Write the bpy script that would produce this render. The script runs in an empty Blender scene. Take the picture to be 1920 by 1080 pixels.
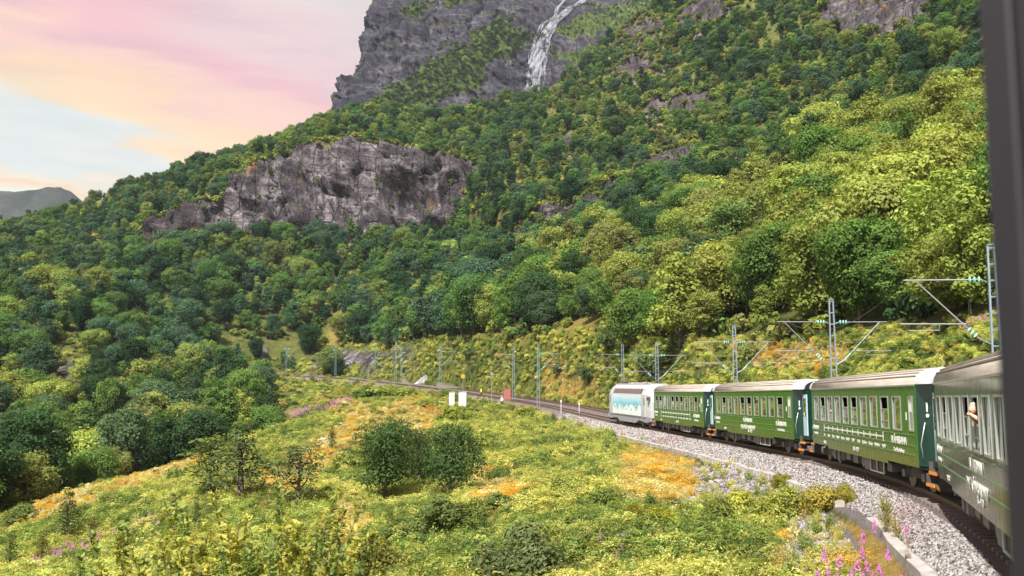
import bpy, math, random, time
import numpy as np
from mathutils import Vector, Matrix
from mathutils.bvhtree import BVHTree
T0 = time.time()
R = math.radians
random.seed(7)
RNG = np.random.default_rng(7)
SC = bpy.context.scene
COL = SC.collection

# ------------------------------------------------------------------ camera
FPX = 1750.0                                   # focal length in photo pixels (1920 wide)
PITCH = math.atan(205.0 / FPX)
cam_d = bpy.data.cameras.new('camera')
cam_d.sensor_width = 36.0
cam_d.lens = 36.0 * FPX / 1920.0
cam_d.clip_start = 0.05
cam_d.clip_end = 6000
cam_d.dof.use_dof = True
cam_d.dof.focus_distance = 55.0
cam_d.dof.aperture_fstop = 4.5
cam = bpy.data.objects.new('camera', cam_d)
cam.location = (0, 0, 0)
cam.rotation_euler = (R(90) + PITCH, 0, 0)
COL.objects.link(cam)
SC.camera = cam

# ------------------------------------------------------------------ light
SUN_EL, SUN_AZ = 50.0, 203.0                    # azimuth clockwise from +Y (view direction)
world = bpy.data.worlds.new('World')
SC.world = world
world.use_nodes = True
wn, wl = world.node_tree.nodes, world.node_tree.links
wn.clear()
w_out = wn.new('ShaderNodeOutputWorld')
w_bg = wn.new('ShaderNodeBackground')
w_bg.inputs['Strength'].default_value = 0.53
nish = wn.new('ShaderNodeTexSky')
nish.sky_type = 'NISHITA'
nish.sun_disc = False
nish.sun_elevation = R(SUN_EL)
nish.sun_rotation = R(SUN_AZ)
nish.air_density = 1.0
nish.dust_density = 1.5
nscale = wn.new('ShaderNodeVectorMath'); nscale.operation = 'SCALE'
nscale.inputs['Scale'].default_value = 0.10
wl.new(nish.outputs[0], nscale.inputs[0])
tc = wn.new('ShaderNodeTexCoord')
sx = wn.new('ShaderNodeSeparateXYZ')
wl.new(tc.outputs['Generated'], sx.inputs[0])
def wmath(op, a, b=None, c=None):
    n = wn.new('ShaderNodeMath'); n.operation = op
    for i, v in enumerate((a, b, c)):
        if v is None: continue
        if isinstance(v, (int, float)): n.inputs[i].default_value = v
        else: wl.new(v, n.inputs[i])
    return n.outputs[0]
# thin cloud streaks seen on a tilted layer: long in one direction
mp = wn.new('ShaderNodeMapping'); mp.inputs['Scale'].default_value = (2.2, 2.2, 14.0)
mp.inputs['Rotation'].default_value = (0, R(20), 0)
wl.new(tc.outputs['Generated'], mp.inputs[0])
nz = wn.new('ShaderNodeTexNoise'); nz.inputs['Scale'].default_value = 1.6
nz.inputs['Detail'].default_value = 7; nz.inputs['Roughness'].default_value = 0.55; nz.inputs['Distortion'].default_value = 0.5
wl.new(mp.outputs[0], nz.inputs['Vector'])
q = wmath('MULTIPLY_ADD', sx.outputs[0], 0.30, sx.outputs[2])
q = wmath('MULTIPLY_ADD', nz.outputs[0], 0.17, wmath('SUBTRACT', q, 0.085))
qn = wmath('MULTIPLY', wmath('ADD', q, 0.1), 1.6)
ramp = wn.new('ShaderNodeValToRGB')
cr = ramp.color_ramp
cr.interpolation = 'EASE'
def lin(c): return tuple(((v / 255) / 12.92 if v / 255 <= 0.04045 else (((v / 255) + 0.055) / 1.055) ** 2.4) for v in c) + (1,)
stops = [(0.00, (236, 240, 226)), (0.165, (236, 240, 226)), (0.235, (238, 240, 222)), (0.268, (252, 214, 178)), (0.288, (242, 230, 208)),
         (0.325, (222, 230, 226)), (0.355, (228, 231, 226)), (0.385, (252, 224, 184)), (0.425, (252, 216, 180)), (0.475, (249, 208, 192)),
         (0.53, (240, 190, 196)), (0.60, (232, 204, 206)), (0.72, (226, 216, 214)), (0.85, (240, 208, 192)), (1.0, (226, 226, 230))]
while len(cr.elements) < len(stops): cr.elements.new(0.5)
for e, (p, c) in zip(cr.elements, stops):
    e.position = p; e.color = lin(c)
wl.new(qn, ramp.inputs[0])
nz2 = wn.new('ShaderNodeTexNoise'); nz2.inputs['Scale'].default_value = 5.0; nz2.inputs['Detail'].default_value = 8
wl.new(mp.outputs[0], nz2.inputs['Vector'])
wmix = wn.new('ShaderNodeMix'); wmix.data_type = 'RGBA'
fac = wmath('MINIMUM', wmath('MULTIPLY_ADD', nz2.outputs[0], 0.5, 0.70), 1.0)
wl.new(fac, wmix.inputs[0])
wl.new(nscale.outputs[0], wmix.inputs[6])
wl.new(ramp.outputs[0], wmix.inputs[7])
wl.new(wmix.outputs[2], w_bg.inputs[0])
wl.new(w_bg.outputs[0], w_out.inputs[0])

sun_d = bpy.data.lights.new('sun', 'SUN')
sun_d.energy = 5.0
sun_d.angle = R(1.5)
sun_d.color = (1.0, 0.95, 0.86)
sun = bpy.data.objects.new('sun', sun_d)
sdir = Vector((math.sin(R(SUN_AZ)) * math.cos(R(SUN_EL)), math.cos(R(SUN_AZ)) * math.cos(R(SUN_EL)), math.sin(R(SUN_EL))))
sun.rotation_euler = sdir.to_track_quat('Z', 'Y').to_euler()
sun.location = (0, 0, 200)
COL.objects.link(sun)
SC.view_settings.view_transform = 'Standard'
SC.view_settings.look = 'None'
SC.view_settings.exposure = 1.02
SC.view_settings.gamma = 1.0
SC.view_settings.use_curve_mapping = False
SC.render.engine = 'CYCLES'
SC.cycles.max_bounces = 6
SC.cycles.diffuse_bounces = 3
SC.cycles.glossy_bounces = 3
SC.cycles.transmission_bounces = 3
SC.cycles.transparent_max_bounces = 6
SC.cycles.caustics_reflective = False
SC.cycles.caustics_refractive = False

# ------------------------------------------------------------------ helpers
def unproj(px, py, d):
    a = (np.asarray(px, float) - 960) / FPX
    b = (540 - np.asarray(py, float)) / FPX
    ct, st = math.cos(PITCH), math.sin(PITCH)
    Y = ct - b * st; Z = st + b * ct
    k = np.asarray(d, float) / Y
    return np.stack([a * k, Y * k, Z * k], -1)
def proj(P):
    P = np.asarray(P, float)
    ct, st = math.cos(PITCH), math.sin(PITCH)
    dep = P[..., 1] * ct + P[..., 2] * st
    up = -P[..., 1] * st + P[..., 2] * ct
    dep = np.maximum(dep, 0.01)
    return 960 + FPX * P[..., 0] / dep, 540 - FPX * up / dep
def _hash(ix, iy, iz):
    n = (ix * 374761393 + iy * 668265263 + iz * 2147483647 + 974634777) & 0xffffffff
    n = ((n ^ (n >> 13)) * 1274126177) & 0xffffffff
    n = ((n ^ (n >> 16)) * 2246822519) & 0xffffffff
    return ((n ^ (n >> 15)) & 0xffffff) / float(0xffffff)
def vnoise(P):
    P = np.asarray(P, float)
    I = np.floor(P).astype(np.int64); F = P - I
    F = F * F * (3 - 2 * F)
    out = 0
    for dx in (0, 1):
        wx = F[..., 0] if dx else 1 - F[..., 0]
        for dy in (0, 1):
            wy = F[..., 1] if dy else 1 - F[..., 1]
            for dz in (0, 1):
                wz = F[..., 2] if dz else 1 - F[..., 2]
                out = out + wx * wy * wz * _hash(I[..., 0] + dx, I[..., 1] + dy, I[..., 2] + dz)
    return out * 2 - 1
def fbm(P, octs=4, gain=0.5):
    P = np.asarray(P, float); s = 0; a = 1.0
    for k in range(octs):
        s = s + a * vnoise(P + 17.3 * k); a *= gain; P = P * 2.03
    return s
def blocks_noise(P, seed=0):
    """one random value per irregular cell, and a soft edge distance"""
    P = np.asarray(P, float); I = np.floor(P).astype(np.int64); best = np.full(P.shape[:-1], 9.0); second = best.copy(); val = np.zeros(P.shape[:-1])
    for dx in (-1, 0, 1):
        for dy in (-1, 0, 1):
            for dz in (-1, 0, 1):
                a, b, c = I[..., 0] + dx, I[..., 1] + dy, I[..., 2] + dz
                q = np.stack([a + _hash(a, b, c + seed), b + _hash(a + 71, b, c + seed), c + _hash(a, b + 37, c + seed)], -1)
                d = np.linalg.norm(P - q, axis=-1); v = _hash(a + 5, b + 9, c + seed + 3)
                near_ = d < best
                second = np.where(near_, best, np.minimum(second, d)); val = np.where(near_, v, val); best = np.where(near_, d, best)
    return val * 2 - 1, second - best
def ridged(P, octs=4, gain=0.5):
    P = np.asarray(P, float); s = 0; a = 1.0
    for k in range(octs):
        s = s + a * (1 - 2 * np.abs(vnoise(P + 9.1 * k))); a *= gain; P = P * 2.07
    return s
def in_poly(px, py, poly):
    px = np.asarray(px); py = np.asarray(py); c = np.zeros(px.shape, bool)
    n = len(poly)
    for i in range(n):
        x1, y1 = poly[i]; x2, y2 = poly[(i + 1) % n]
        if y1 == y2: continue
        cond = ((y1 > py) != (y2 > py)) & (px < (x2 - x1) * (py - y1) / (y2 - y1) + x1)
        c ^= cond
    return c
def link(o, parent=None):
    COL.objects.link(o)
    if parent is not None: o.parent = parent
    return o
def tag(o, label=None, cat=None, group=None, kind=None):
    if label: o['label'] = label
    if cat: o['category'] = cat
    if group: o['group'] = group
    if kind: o['kind'] = kind
    return o
def thing(name, label, cat, loc=(0, 0, 0), rz=0.0, group=None, scale=1.0):
    o = bpy.data.objects.new(name, None)
    o.empty_display_size = 0.3
    o.location = loc; o.rotation_euler = (0, 0, rz); o.scale = (scale,) * 3 if isinstance(scale, (int, float)) else scale
    link(o); tag(o, label, cat, group)
    return o
def np_mesh(name, V, F, mats=(), midx=None, smooth=False, cols=None):
    """V (n,3), F (m,k) constant-size faces or list"""
    me = bpy.data.meshes.new(name)
    V = np.asarray(V, np.float32)
    if isinstance(F, np.ndarray):
        m, k = F.shape
        me.vertices.add(len(V)); me.vertices.foreach_set('co', V.ravel())
        me.loops.add(m * k); me.loops.foreach_set('vertex_index', F.astype(np.int32).ravel())
        me.polygons.add(m)
        me.polygons.foreach_set('loop_start', np.arange(0, m * k, k, dtype=np.int32))
        me.polygons.foreach_set('loop_total', np.full(m, k, np.int32))
        me.update(calc_edges=True)
    else:
        me.from_pydata([tuple(map(float, v)) for v in V], [], F); me.update()
    for mt in mats: me.materials.append(mt)
    if midx is not None: me.polygons.foreach_set('material_index', np.asarray(midx, np.int32))
    if smooth: me.polygons.foreach_set('use_smooth', np.ones(len(me.polygons), bool))
    if cols is not None:
        for nm, (dom, arr) in cols.items():
            at = me.color_attributes.new(nm, 'FLOAT_COLOR', dom)
            at.data.foreach_set('color', np.asarray(arr, np.float32).ravel())
    return me
class MB:
    """collects simple shapes and links them as ONE mesh"""
    def __init__(s): s.v = []; s.f = []; s.m = []
    def add(s, V, F, m=0):
        b = len(s.v); s.v += [tuple(p) for p in V]; s.f += [tuple(i + b for i in f) for f in F]; s.m += [m] * len(F); return s
    def box(s, x0, x1, y0, y1, z0, z1, m=0):
        V = [(x0, y0, z0), (x1, y0, z0), (x1, y1, z0), (x0, y1, z0), (x0, y0, z1), (x1, y0, z1), (x1, y1, z1), (x0, y1, z1)]
        return s.add(V, [(0, 3, 2, 1), (4, 5, 6, 7), (0, 1, 5, 4), (1, 2, 6, 5), (2, 3, 7, 6), (3, 0, 4, 7)], m)
    def tube(s, pts, r, n=8, m=0, cap=True):
        pts = [Vector(p) for p in pts]
        rs = r if isinstance(r, (list, tuple)) else [r] * len(pts)
        V = []; F = []
        for i, p in enumerate(pts):
            t = (pts[min(i + 1, len(pts) - 1)] - pts[max(i - 1, 0)]).normalized()
            up = Vector((0, 0, 1)) if abs(t.z) < 0.9 else Vector((1, 0, 0))
            a = t.cross(up).normalized(); b = a.cross(t)
            for k in range(n):
                an = 2 * math.pi * k / n
                V.append(p + (a * math.cos(an) + b * math.sin(an)) * rs[i])
        for i in range(len(pts) - 1):
            for k in range(n):
                F.append((i * n + k, i * n + (k + 1) % n, (i + 1) * n + (k + 1) % n, (i + 1) * n + k))
        if cap:
            F.append(tuple(reversed(range(n)))); F.append(tuple((len(pts) - 1) * n + k for k in range(n)))
        return s.add(V, F, m)
    def disc(s, c, axis, r, w, n=20, m=0, hub=0.0):
        c = Vector(c); a = Vector(axis).normalized()
        return s.tube([c - a * w / 2, c + a * w / 2], r, n, m)
    def strip(s, A, B, m=0):
        V = list(A) + list(B); n = len(A)
        return s.add(V, [(i, i + 1, n + i + 1, n + i) for i in range(n - 1)], m)
    def prism(s, poly, y0, y1, m=0, axis='y'):
        n = len(poly)
        if axis == 'y': V = [(x, y0, z) for x, z in poly] + [(x, y1, z) for x, z in poly]
        elif axis == 'x': V = [(y0, x, z) for x, z in poly] + [(y1, x, z) for x, z in poly]
        else: V = [(x, z, y0) for x, z in poly] + [(x, z, y1) for x, z in poly]
        F = [tuple(range(n)), tuple(reversed(range(n, 2 * n)))] + [(i, (i + 1) % n + 0, (i + 1) % n + n, i + n)[::-1] for i in range(n)]
        return s.add(V, F, m)
    def mesh(s, name, mats, smooth=False):
        me = bpy.data.meshes.new(name); me.from_pydata(s.v, [], s.f)
        for m in (mats if isinstance(mats, (list, tuple)) else [mats]): me.materials.append(m)
        me.polygons.foreach_set('material_index', s.m)
        if smooth: me.polygons.foreach_set('use_smooth', [True] * len(me.polygons))
        me.validate(); me.update()
        return me
    def build(s, name, mats, parent=None, smooth=False, bevel=0.0):
        o = bpy.data.objects.new(name, s.mesh(name, mats, smooth)); link(o, parent)
        if bevel:
            b = o.modifiers.new('bevel', 'BEVEL'); b.width = bevel; b.segments = 2; b.limit_method = 'ANGLE'
        return o

# ------------------------------------------------------------------ materials
class NT:
    def __init__(s, name):
        s.mat = bpy.data.materials.new(name); s.mat.use_nodes = True
        s.n = s.mat.node_tree.nodes; s.l = s.mat.node_tree.links; s.n.clear()
        s.out = s.n.new('ShaderNodeOutputMaterial')
    def node(s, t, **k):
        n = s.n.new(t)
        for a, b in k.items():
            if a.startswith('_'): setattr(n, a[1:], b)
        return n
    def put(s, sock, v):
        if v is None: return
        if isinstance(v, bpy.types.NodeSocket): s.l.new(v, sock)
        else:
            if isinstance(v, tuple) and len(v) == 3 and sock.type == 'RGBA': v = v + (1,)
            sock.default_value = v
    def coord(s, kind='Object', scale=(1, 1, 1), rot=(0, 0, 0)):
        t = s.n.new('ShaderNodeTexCoord'); m = s.n.new('ShaderNodeMapping')
        m.inputs['Scale'].default_value = scale; m.inputs['Rotation'].default_value = rot
        s.l.new(t.outputs[kind], m.inputs[0]); return m.outputs[0]
    def pos(s, scale=(1, 1, 1), rot=(0, 0, 0)):
        t = s.n.new('ShaderNodeNewGeometry'); m = s.n.new('ShaderNodeMapping')
        m.inputs['Scale'].default_value = scale; m.inputs['Rotation'].default_value = rot
        s.l.new(t.outputs['Position'], m.inputs[0]); return m.outputs[0]
    def noise(s, vec, scale=5, detail=4, rough=0.5, dist=0.0):
        n = s.n.new('ShaderNodeTexNoise'); n.inputs['Scale'].default_value = scale; n.inputs['Detail'].default_value = detail
        n.inputs['Roughness'].default_value = rough; n.inputs['Distortion'].default_value = dist
        s.l.new(vec, n.inputs['Vector']); return n.outputs[0]
    def voro(s, vec, scale=5, feature='F1', out=0, rnd=1.0):
        n = s.n.new('ShaderNodeTexVoronoi'); n.feature = feature; n.inputs['Scale'].default_value = scale
        n.inputs['Randomness'].default_value = rnd
        s.l.new(vec, n.inputs['Vector']); return n.outputs[out]
    def ramp(s, v, stops, interp='LINEAR'):
        n = s.n.new('ShaderNodeValToRGB'); c = n.color_ramp; c.interpolation = interp
        while len(c.elements) < len(stops): c.elements.new(0.5)
        for e, (p, col) in zip(c.elements, stops):
            e.position = p; e.color = (col if isinstance(col, tuple) else (col,) * 3)[:3] + (1,)
        s.l.new(v, n.inputs[0]); return n.outputs[0]
    def math(s, op, a, b=0.5, clamp=False):
        n = s.n.new('ShaderNodeMath'); n.operation = op; n.use_clamp = clamp
        s.put(n.inputs[0], a); s.put(n.inputs[1], b); return n.outputs[0]
    def mix(s, f, a, b, mode='MIX'):
        n = s.n.new('ShaderNodeMix'); n.data_type = 'RGBA'; n.blend_type = mode
        s.put(n.inputs[0], f); s.put(n.inputs[6], a); s.put(n.inputs[7], b); return n.outputs[2]
    def attr(s, name, typ='GEOMETRY'):
        n = s.n.new('ShaderNodeAttribute'); n.attribute_name = name; n.attribute_type = typ; return n
    def bump(s, h, strength=0.5, dist=0.1):
        n = s.n.new('ShaderNodeBump'); n.inputs['Strength'].default_value = strength; n.inputs['Distance'].default_value = dist
        s.l.new(h, n.inputs['Height']); return n.outputs[0]
    def bsdf(s, color, rough=0.6, metal=0.0, normal=None, spec=0.5, coat=0.0, trans=0.0, emis=None):
        b = s.n.new('ShaderNodeBsdfPrincipled')
        s.put(b.inputs['Base Color'], color); s.put(b.inputs['Roughness'], rough); s.put(b.inputs['Metallic'], metal)
        b.inputs['Specular IOR Level'].default_value = spec; b.inputs['Coat Weight'].default_value = coat
        b.inputs['Coat Roughness'].default_value = 0.08
        b.inputs['Transmission Weight'].default_value = trans
        if normal is not None: s.l.new(normal, b.inputs['Normal'])
        s.l.new(b.outputs[0], s.out.inputs[0]); return s.mat
def M_paint(name, col, rough=0.4, metal=0.0, var=0.12, scale=3.0, coat=0.0, dirt=None):
    t = NT(name); p = t.coord('Object')
    n = t.noise(p, scale, 5, 0.6)
    c = t.mix(t.ramp(n, [(0.3, 0.0), (0.7, 1.0)]), tuple(v * (1 - var) for v in col), tuple(min(1, v * (1 + var)) for v in col))
    if dirt:
        p2 = t.coord('Object', (6, 6, 0.8))
        c = t.mix(t.ramp(t.noise(p2, 2.0, 4, 0.6), [(0.52, 0.0), (0.75, 0.55)]), c, dirt)
    return t.bsdf(c, t.math('MULTIPLY_ADD', n, 0.2) if False else rough, metal, None, 0.5, coat)
def M_leaf(name, sat=1.0, trans=0.38, gloss=0.0):
    """foliage: colour comes from a per-plant tint and a per-leaf value"""
    t = NT(name)
    ti = t.attr('tint', 'INSTANCER'); lf = t.attr('leaf')
    c = t.mix(1.0, ti.outputs['Color'], lf.outputs['Color'], 'MULTIPLY')
    d = t.n.new('ShaderNodeBsdfDiffuse'); t.put(d.inputs[0], c)
    tr = t.n.new('ShaderNodeBsdfTranslucent')
    c2 = t.mix(1.0, c, (1.25, 1.25, 0.55, 1), 'MULTIPLY'); t.put(tr.inputs[0], c2)
    m = t.n.new('ShaderNodeMixShader'); m.inputs[0].default_value = trans
    t.l.new(d.outputs[0], m.inputs[1]); t.l.new(tr.outputs[0], m.inputs[2])
    t.l.new(m.outputs[0], t.out.inputs[0])
    return t.mat
MAT = {}
MAT['leaf'] = M_leaf('leaves')
def mk_bark():
    t = NT('bark'); p = t.coord('Object', (3, 3, 0.8))
    n = t.noise(p, 6, 4, 0.6)
    return t.bsdf(t.ramp(n, [(0.35, (0.045, 0.035, 0.03)), (0.6, (0.16, 0.13, 0.11)), (0.75, (0.30, 0.27, 0.24))]), 0.85, normal=t.bump(n, 0.5, 0.03))
MAT['bark'] = mk_bark()
# ------------------------------------------------------------------ railway centre line
RAIL0 = -3.1
S_pts = np.array([(-12, -16), (0.35, 0), (8.45, 16), (12.25, 27.9), (14.95, 48.3), (14.6, 65.3), (13.4, 85.9), (11.0, 105), (3.3, 145), (-8, 178), (-27, 215), (-46, 245), (-68, 268), (-105, 292)], float)
S_w = np.array([1, 3, 6, 6, 6, 6, 6, 6, 4, 4, 4, 4, 4, 2], float)
_cl = np.concatenate([[0], np.cumsum(np.hypot(*np.diff(S_pts, axis=0).T))])
NS = int(_cl[-1]) + 1
def fit_curve(ts, vals, w, n, lam):
    A = np.zeros((len(ts), n)); 
    for i, t in enumerate(ts):
        k = min(int(t), n - 2); f = t - k; A[i, k] = 1 - f; A[i, k + 1] = f
    D = np.zeros((n - 3, n))
    for i in range(n - 3): D[i, i:i + 4] = (-1, 3, -3, 1)
    M = (A * w[:, None]).T @ A + lam * D.T @ D
    return np.linalg.solve(M, (A * w[:, None]).T @ vals)
SX = fit_curve(_cl, S_pts[:, 0], S_w, NS, 4e3); SY = fit_curve(_cl, S_pts[:, 1], S_w, NS, 4e3)
_t = np.gradient(np.stack([SX, SY], 1), axis=0); _t /= np.linalg.norm(_t, axis=1)[:, None]
CX = SX + 1.5 * _t[:, 1]; CY = SY - 1.5 * _t[:, 0]                 # 1.5 m to the right of the coach side
def z_rail_y(y):
    zz = np.interp(y, [-50, 60, 80, 105, 125, 140, 158, 175, 198, 220, 250, 270, 300], [-3.1, -3.1, -3.05, -2.75, -2.05, -1.35, -0.55, 0.35, 1.95, 3.35, 5.2, 6.5, 8.4])
    return zz
CZ = z_rail_y(CY); _k = np.hanning(21); _k /= _k.sum()
CZ = np.convolve(np.pad(CZ, 10, 'edge'), _k, 'valid')
TD = np.gradient(np.stack([CX, CY], 1), axis=0); CS = np.concatenate([[0], np.cumsum(np.hypot(np.diff(CX), np.diff(CY)))])
TD /= np.linalg.norm(TD, axis=1)[:, None]
def track(s, n=0.0, dz=0.0):
    """point at arc length s, n metres to the left of the centre line"""
    x = np.interp(s, CS, CX); y = np.interp(s, CS, CY); z = np.interp(s, CS, CZ)
    tx = np.interp(s, CS, TD[:, 0]); ty = np.interp(s, CS, TD[:, 1])
    return np.stack([x - ty * n, y + tx * n, z + dz], -1)
def s_at_y(y): return float(np.interp(y, CY, CS))
def head(s):
    return math.atan2(float(np.interp(s, CS, TD[:, 1])), float(np.interp(s, CS, TD[:, 0])))
def nearest_track(x, y):
    x = np.asarray(x, float).ravel(); y = np.asarray(y, float).ravel()
    n = np.empty(len(x)); s = np.empty(len(x))
    for a in range(0, len(x), 20000):
        X = x[a:a + 20000, None]; Y = y[a:a + 20000, None]
        d2 = (X - CX) ** 2 + (Y - CY) ** 2; i = d2.argmin(1)
        dx = X[:, 0] - CX[i]; dy = Y[:, 0] - CY[i]
        s[a:a + 20000] = CS[i] + dx * TD[i, 0] + dy * TD[i, 1]
        n[a:a + 20000] = -dx * TD[i, 1] + dy * TD[i, 0]
        far = d2[np.arange(len(i)), i] > 60 ** 2
        n[a:a + 20000][far] = np.sign(n[a:a + 20000][far]) * 60
    return s, n

# ------------------------------------------------------------------ ground as one sheet
def kerb_n(y): return np.interp(y, [0, 18, 27, 38, 50, 100, 130], [2.45, 2.5, 2.75, 3.25, 3.6, 4.2, 3.6])
# profile rows per photo column: (py, distance)
def row(tab):
    t = np.array(sorted(tab), float)
    def f(px):
        y = np.interp(px, t[:, 0], t[:, 1]); d = np.interp(px, t[:, 0], t[:, 2]); return y, d
    return f
ROW0 = row([(-700, 640, 300), (-300, 640, 260), (0, 620, 250), (150, 610, 250), (300, 600, 290), (440, 640, 290), (540, 640, 300), (620, 650, 300), (700, 655, 275), (760, 650, 250), (800, 640, 235), (900, 635, 205), (960, 635, 190), (1050, 628, 170), (1130, 622, 152), (1300, 640, 125), (1500, 640, 100), (1600, 630, 88), (1840, 608, 66), (2100, 580, 50), (2500, 545, 38)])
ROW1 = row([(-700, 560, 400), (-300, 530, 380), (0, 500, 360), (150, 490, 370), (250, 478, 380), (300, 472, 385), (450, 437, 395), (560, 458, 400), (650, 464, 400), (740, 445, 400), (830, 455, 400), (890, 435, 385), (960, 472, 330), (1000, 473, 312), (1130, 428, 300), (1250, 450, 230), (1400, 440, 190), (1600, 430, 150), (1840, 400, 110), (2100, 360, 85), (2500, 300, 65)])
ROW2 = row([(-700, 552, 404), (-300, 520, 392), (0, 480, 378), (150, 470, 386), (250, 455, 388), (300, 415, 390), (400, 372, 396), (480, 315, 401), (600, 285, 406), (690, 272, 408), (780, 300, 408), (890, 312, 402), (960, 420, 340), (1000, 388, 322), (1130, 379, 308), (1250, 360, 290), (1400, 330, 245), (1600, 310, 205), (1840, 290, 155), (2100, 250, 120), (2500, 180, 90)])
ROW3 = row([(-700, 540, 430), (-300, 500, 420), (0, 452, 415), (150, 432, 430), (300, 370, 440), (450, 300, 442), (560, 266, 450), (640, 248, 460), (700, 243, 470), (780, 255, 470), (890, 262, 470), (1000, 280, 440), (1130, 260, 430), (1250, 240, 400), (1400, 210, 340), (1600, 190, 285), (1840, 160, 215), (2100, 110, 170), (2500, 30, 120)])
ROW4 = row([(-700, 520, 480), (-300, 470, 470), (0, 433, 470), (60, 421, 475), (140, 396, 480), (180, 374, 484), (250, 352, 490), (370, 315, 500), (450, 292, 505), (560, 250, 515), (640, 222, 520), (700, 212, 525), (820, 222, 530), (900, 210, 535), (990, 182, 540), (1035, 176, 540), (1060, 140, 545), (1100, 112, 545), (1170, 56, 550), (1230, 14, 555), (1300, -60, 560), (1400, -110, 545), (1600, -180, 490), (1840, -260, 410), (2100, -360, 330), (2500, -460, 260)])
NC = 700
PX = np.linspace(-700, 2500, NC)
def smooth1(a, k):
    w = np.hanning(k + 2)[1:-1]; w /= w.sum()
    return np.convolve(np.pad(a, k // 2, 'edge'), w, 'valid')[:len(a)]
rowsP = []
for f, sm in ((ROW0, 9), (ROW1, 5), (ROW2, 5), (ROW3, 9), (ROW4, 5)):
    y, d = f(PX); rowsP.append(unproj(PX, smooth1(y, sm), smooth1(d, 15)))
beyond = rowsP[4].copy(); dirn = beyond[:, :2] / np.linalg.norm(beyond[:, :2], axis=1)[:, None]
beyond[:, :2] += dirn * 90; beyond[:, 2] -= np.where(PX < 1260, 30, -10)
rowsP.append(beyond)

CP = []                                            # near ground control points (world)
def cp(px, py, d): CP.append(tuple(unproj(px, py, d)))
for a in [(300, 1080, 34), (0, 1080, 45), (-300, 1080, 60), (0, 1000, 66), (300, 985, 56), (600, 1010, 42), (700, 940, 58), (880, 935, 55), (960, 1000, 37), (960, 1090, 25),
          (1200, 1000, 32), (1200, 900, 50), (1120, 850, 72), (900, 850, 85), (990, 790, 112), (700, 800, 112), (500, 900, 74), (480, 812, 130), (300, 885, 90), (150, 930, 76),
          (640, 757, 190), (600, 775, 175), (800, 765, 152), (560, 735, 225),
          (1300, 1080, 20), (1400, 1000, 25), (1130, 1120, 21), (700, 1100, 33), (500, 1150, 24), (200, 1200, 22), (800, 1300, 12), (0, 1300, 18), (-600, 1200, 50)]:
    cp(*a)
CP += [(-45, 92, -13), (-60, 110, -19), (-80, 120, -24), (-75, 90, -20), (-60, 140, -17), (-90, 170, -22), (-50, 165, -12), (-60, 190, -9), (-75, 205, -4), (-95, 215, 0),
       (-100, 230, 6), (-70, 240, 5.5), (-48, 262, 6.5), (-130, 190, -12), (-160, 120, -30), (-130, 60, -30), (-60, 60, -14), (-200, 200, -8), (-60, 20, -14), (-20, 5, -7), (-40, -20, -12)]
for y, n, dz in [(-10, 8, -3), (5, 9, -2.2), (12, 12, -2.2)]:
    CP.append(tuple(track(s_at_y(y), n, dz)))
for y in (-10, 5, 20, 35, 50, 65, 80, 95, 110, 125, 145, 165, 185, 205, 225, 245, 262, 280):
    s = s_at_y(y)
    CP.append(tuple(track(s, 0, -0.8)))
    if y > 15: CP.append(tuple(track(s, -11, 0.2)))
for y in (30, 45, 60, 75, 90, 105): CP.append(tuple(track(s_at_y(y), 12.5, -1.35 - 0.0 * y)))
for a in [(1800, 640, 52), (1700, 655, 62), (1500, 672, 80), (1400, 690, 96), (1250, 700, 112), (1150, 700, 130), (1060, 690, 148), (960, 680, 170), (900, 680, 185), (830, 690, 200), (700, 680, 255), (600, 680, 272)]:
    cp(*a)
for i in range(0, NC, 25): CP.append(tuple(rowsP[0][i]))
CP = np.array(CP)
def tps_fit(C, lam=3.0):
    n = len(C); X = C[:, :2] / 50.0
    r = np.hypot(X[:, None, 0] - X[None, :, 0], X[:, None, 1] - X[None, :, 1])
    K = r * r * np.log(r + 1e-9) + np.eye(n) * lam * 1e-3
    P = np.concatenate([np.ones((n, 1)), X], 1)
    A = np.zeros((n + 3, n + 3)); A[:n, :n] = K; A[:n, n:] = P; A[n:, :n] = P.T
    w = np.linalg.solve(A, np.concatenate([C[:, 2], np.zeros(3)]))
    def f(x, y):
        x = np.asarray(x, float) / 50.0; y = np.asarray(y, float) / 50.0
        out = w[n] + w[n + 1] * x + w[n + 2] * y
        for i in range(n):
            r2 = (x - X[i, 0]) ** 2 + (y - X[i, 1]) ** 2 + 1e-12
            out = out + w[i] * 0.5 * r2 * np.log(r2)
        return out
    return f
HT = tps_fit(CP)
P0 = rowsP[0]
ratio = P0[:, 0] / P0[:, 1]
NNR = 230
tt = np.linspace(0, 1, NNR)
dn = 4.0 * (P0[:, 1][None, :] / 4.0) ** tt[:, None]
XN = ratio[None, :] * dn; YN = dn.copy()
ZN = HT(XN, YN)
blend = np.clip((tt - 0.93) / 0.07, 0, 1)[:, None]; blend = blend * blend * (3 - 2 * blend)
err = (P0[:, 2] - ZN[-1])[None, :]
ZN = ZN + err * blend
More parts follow.
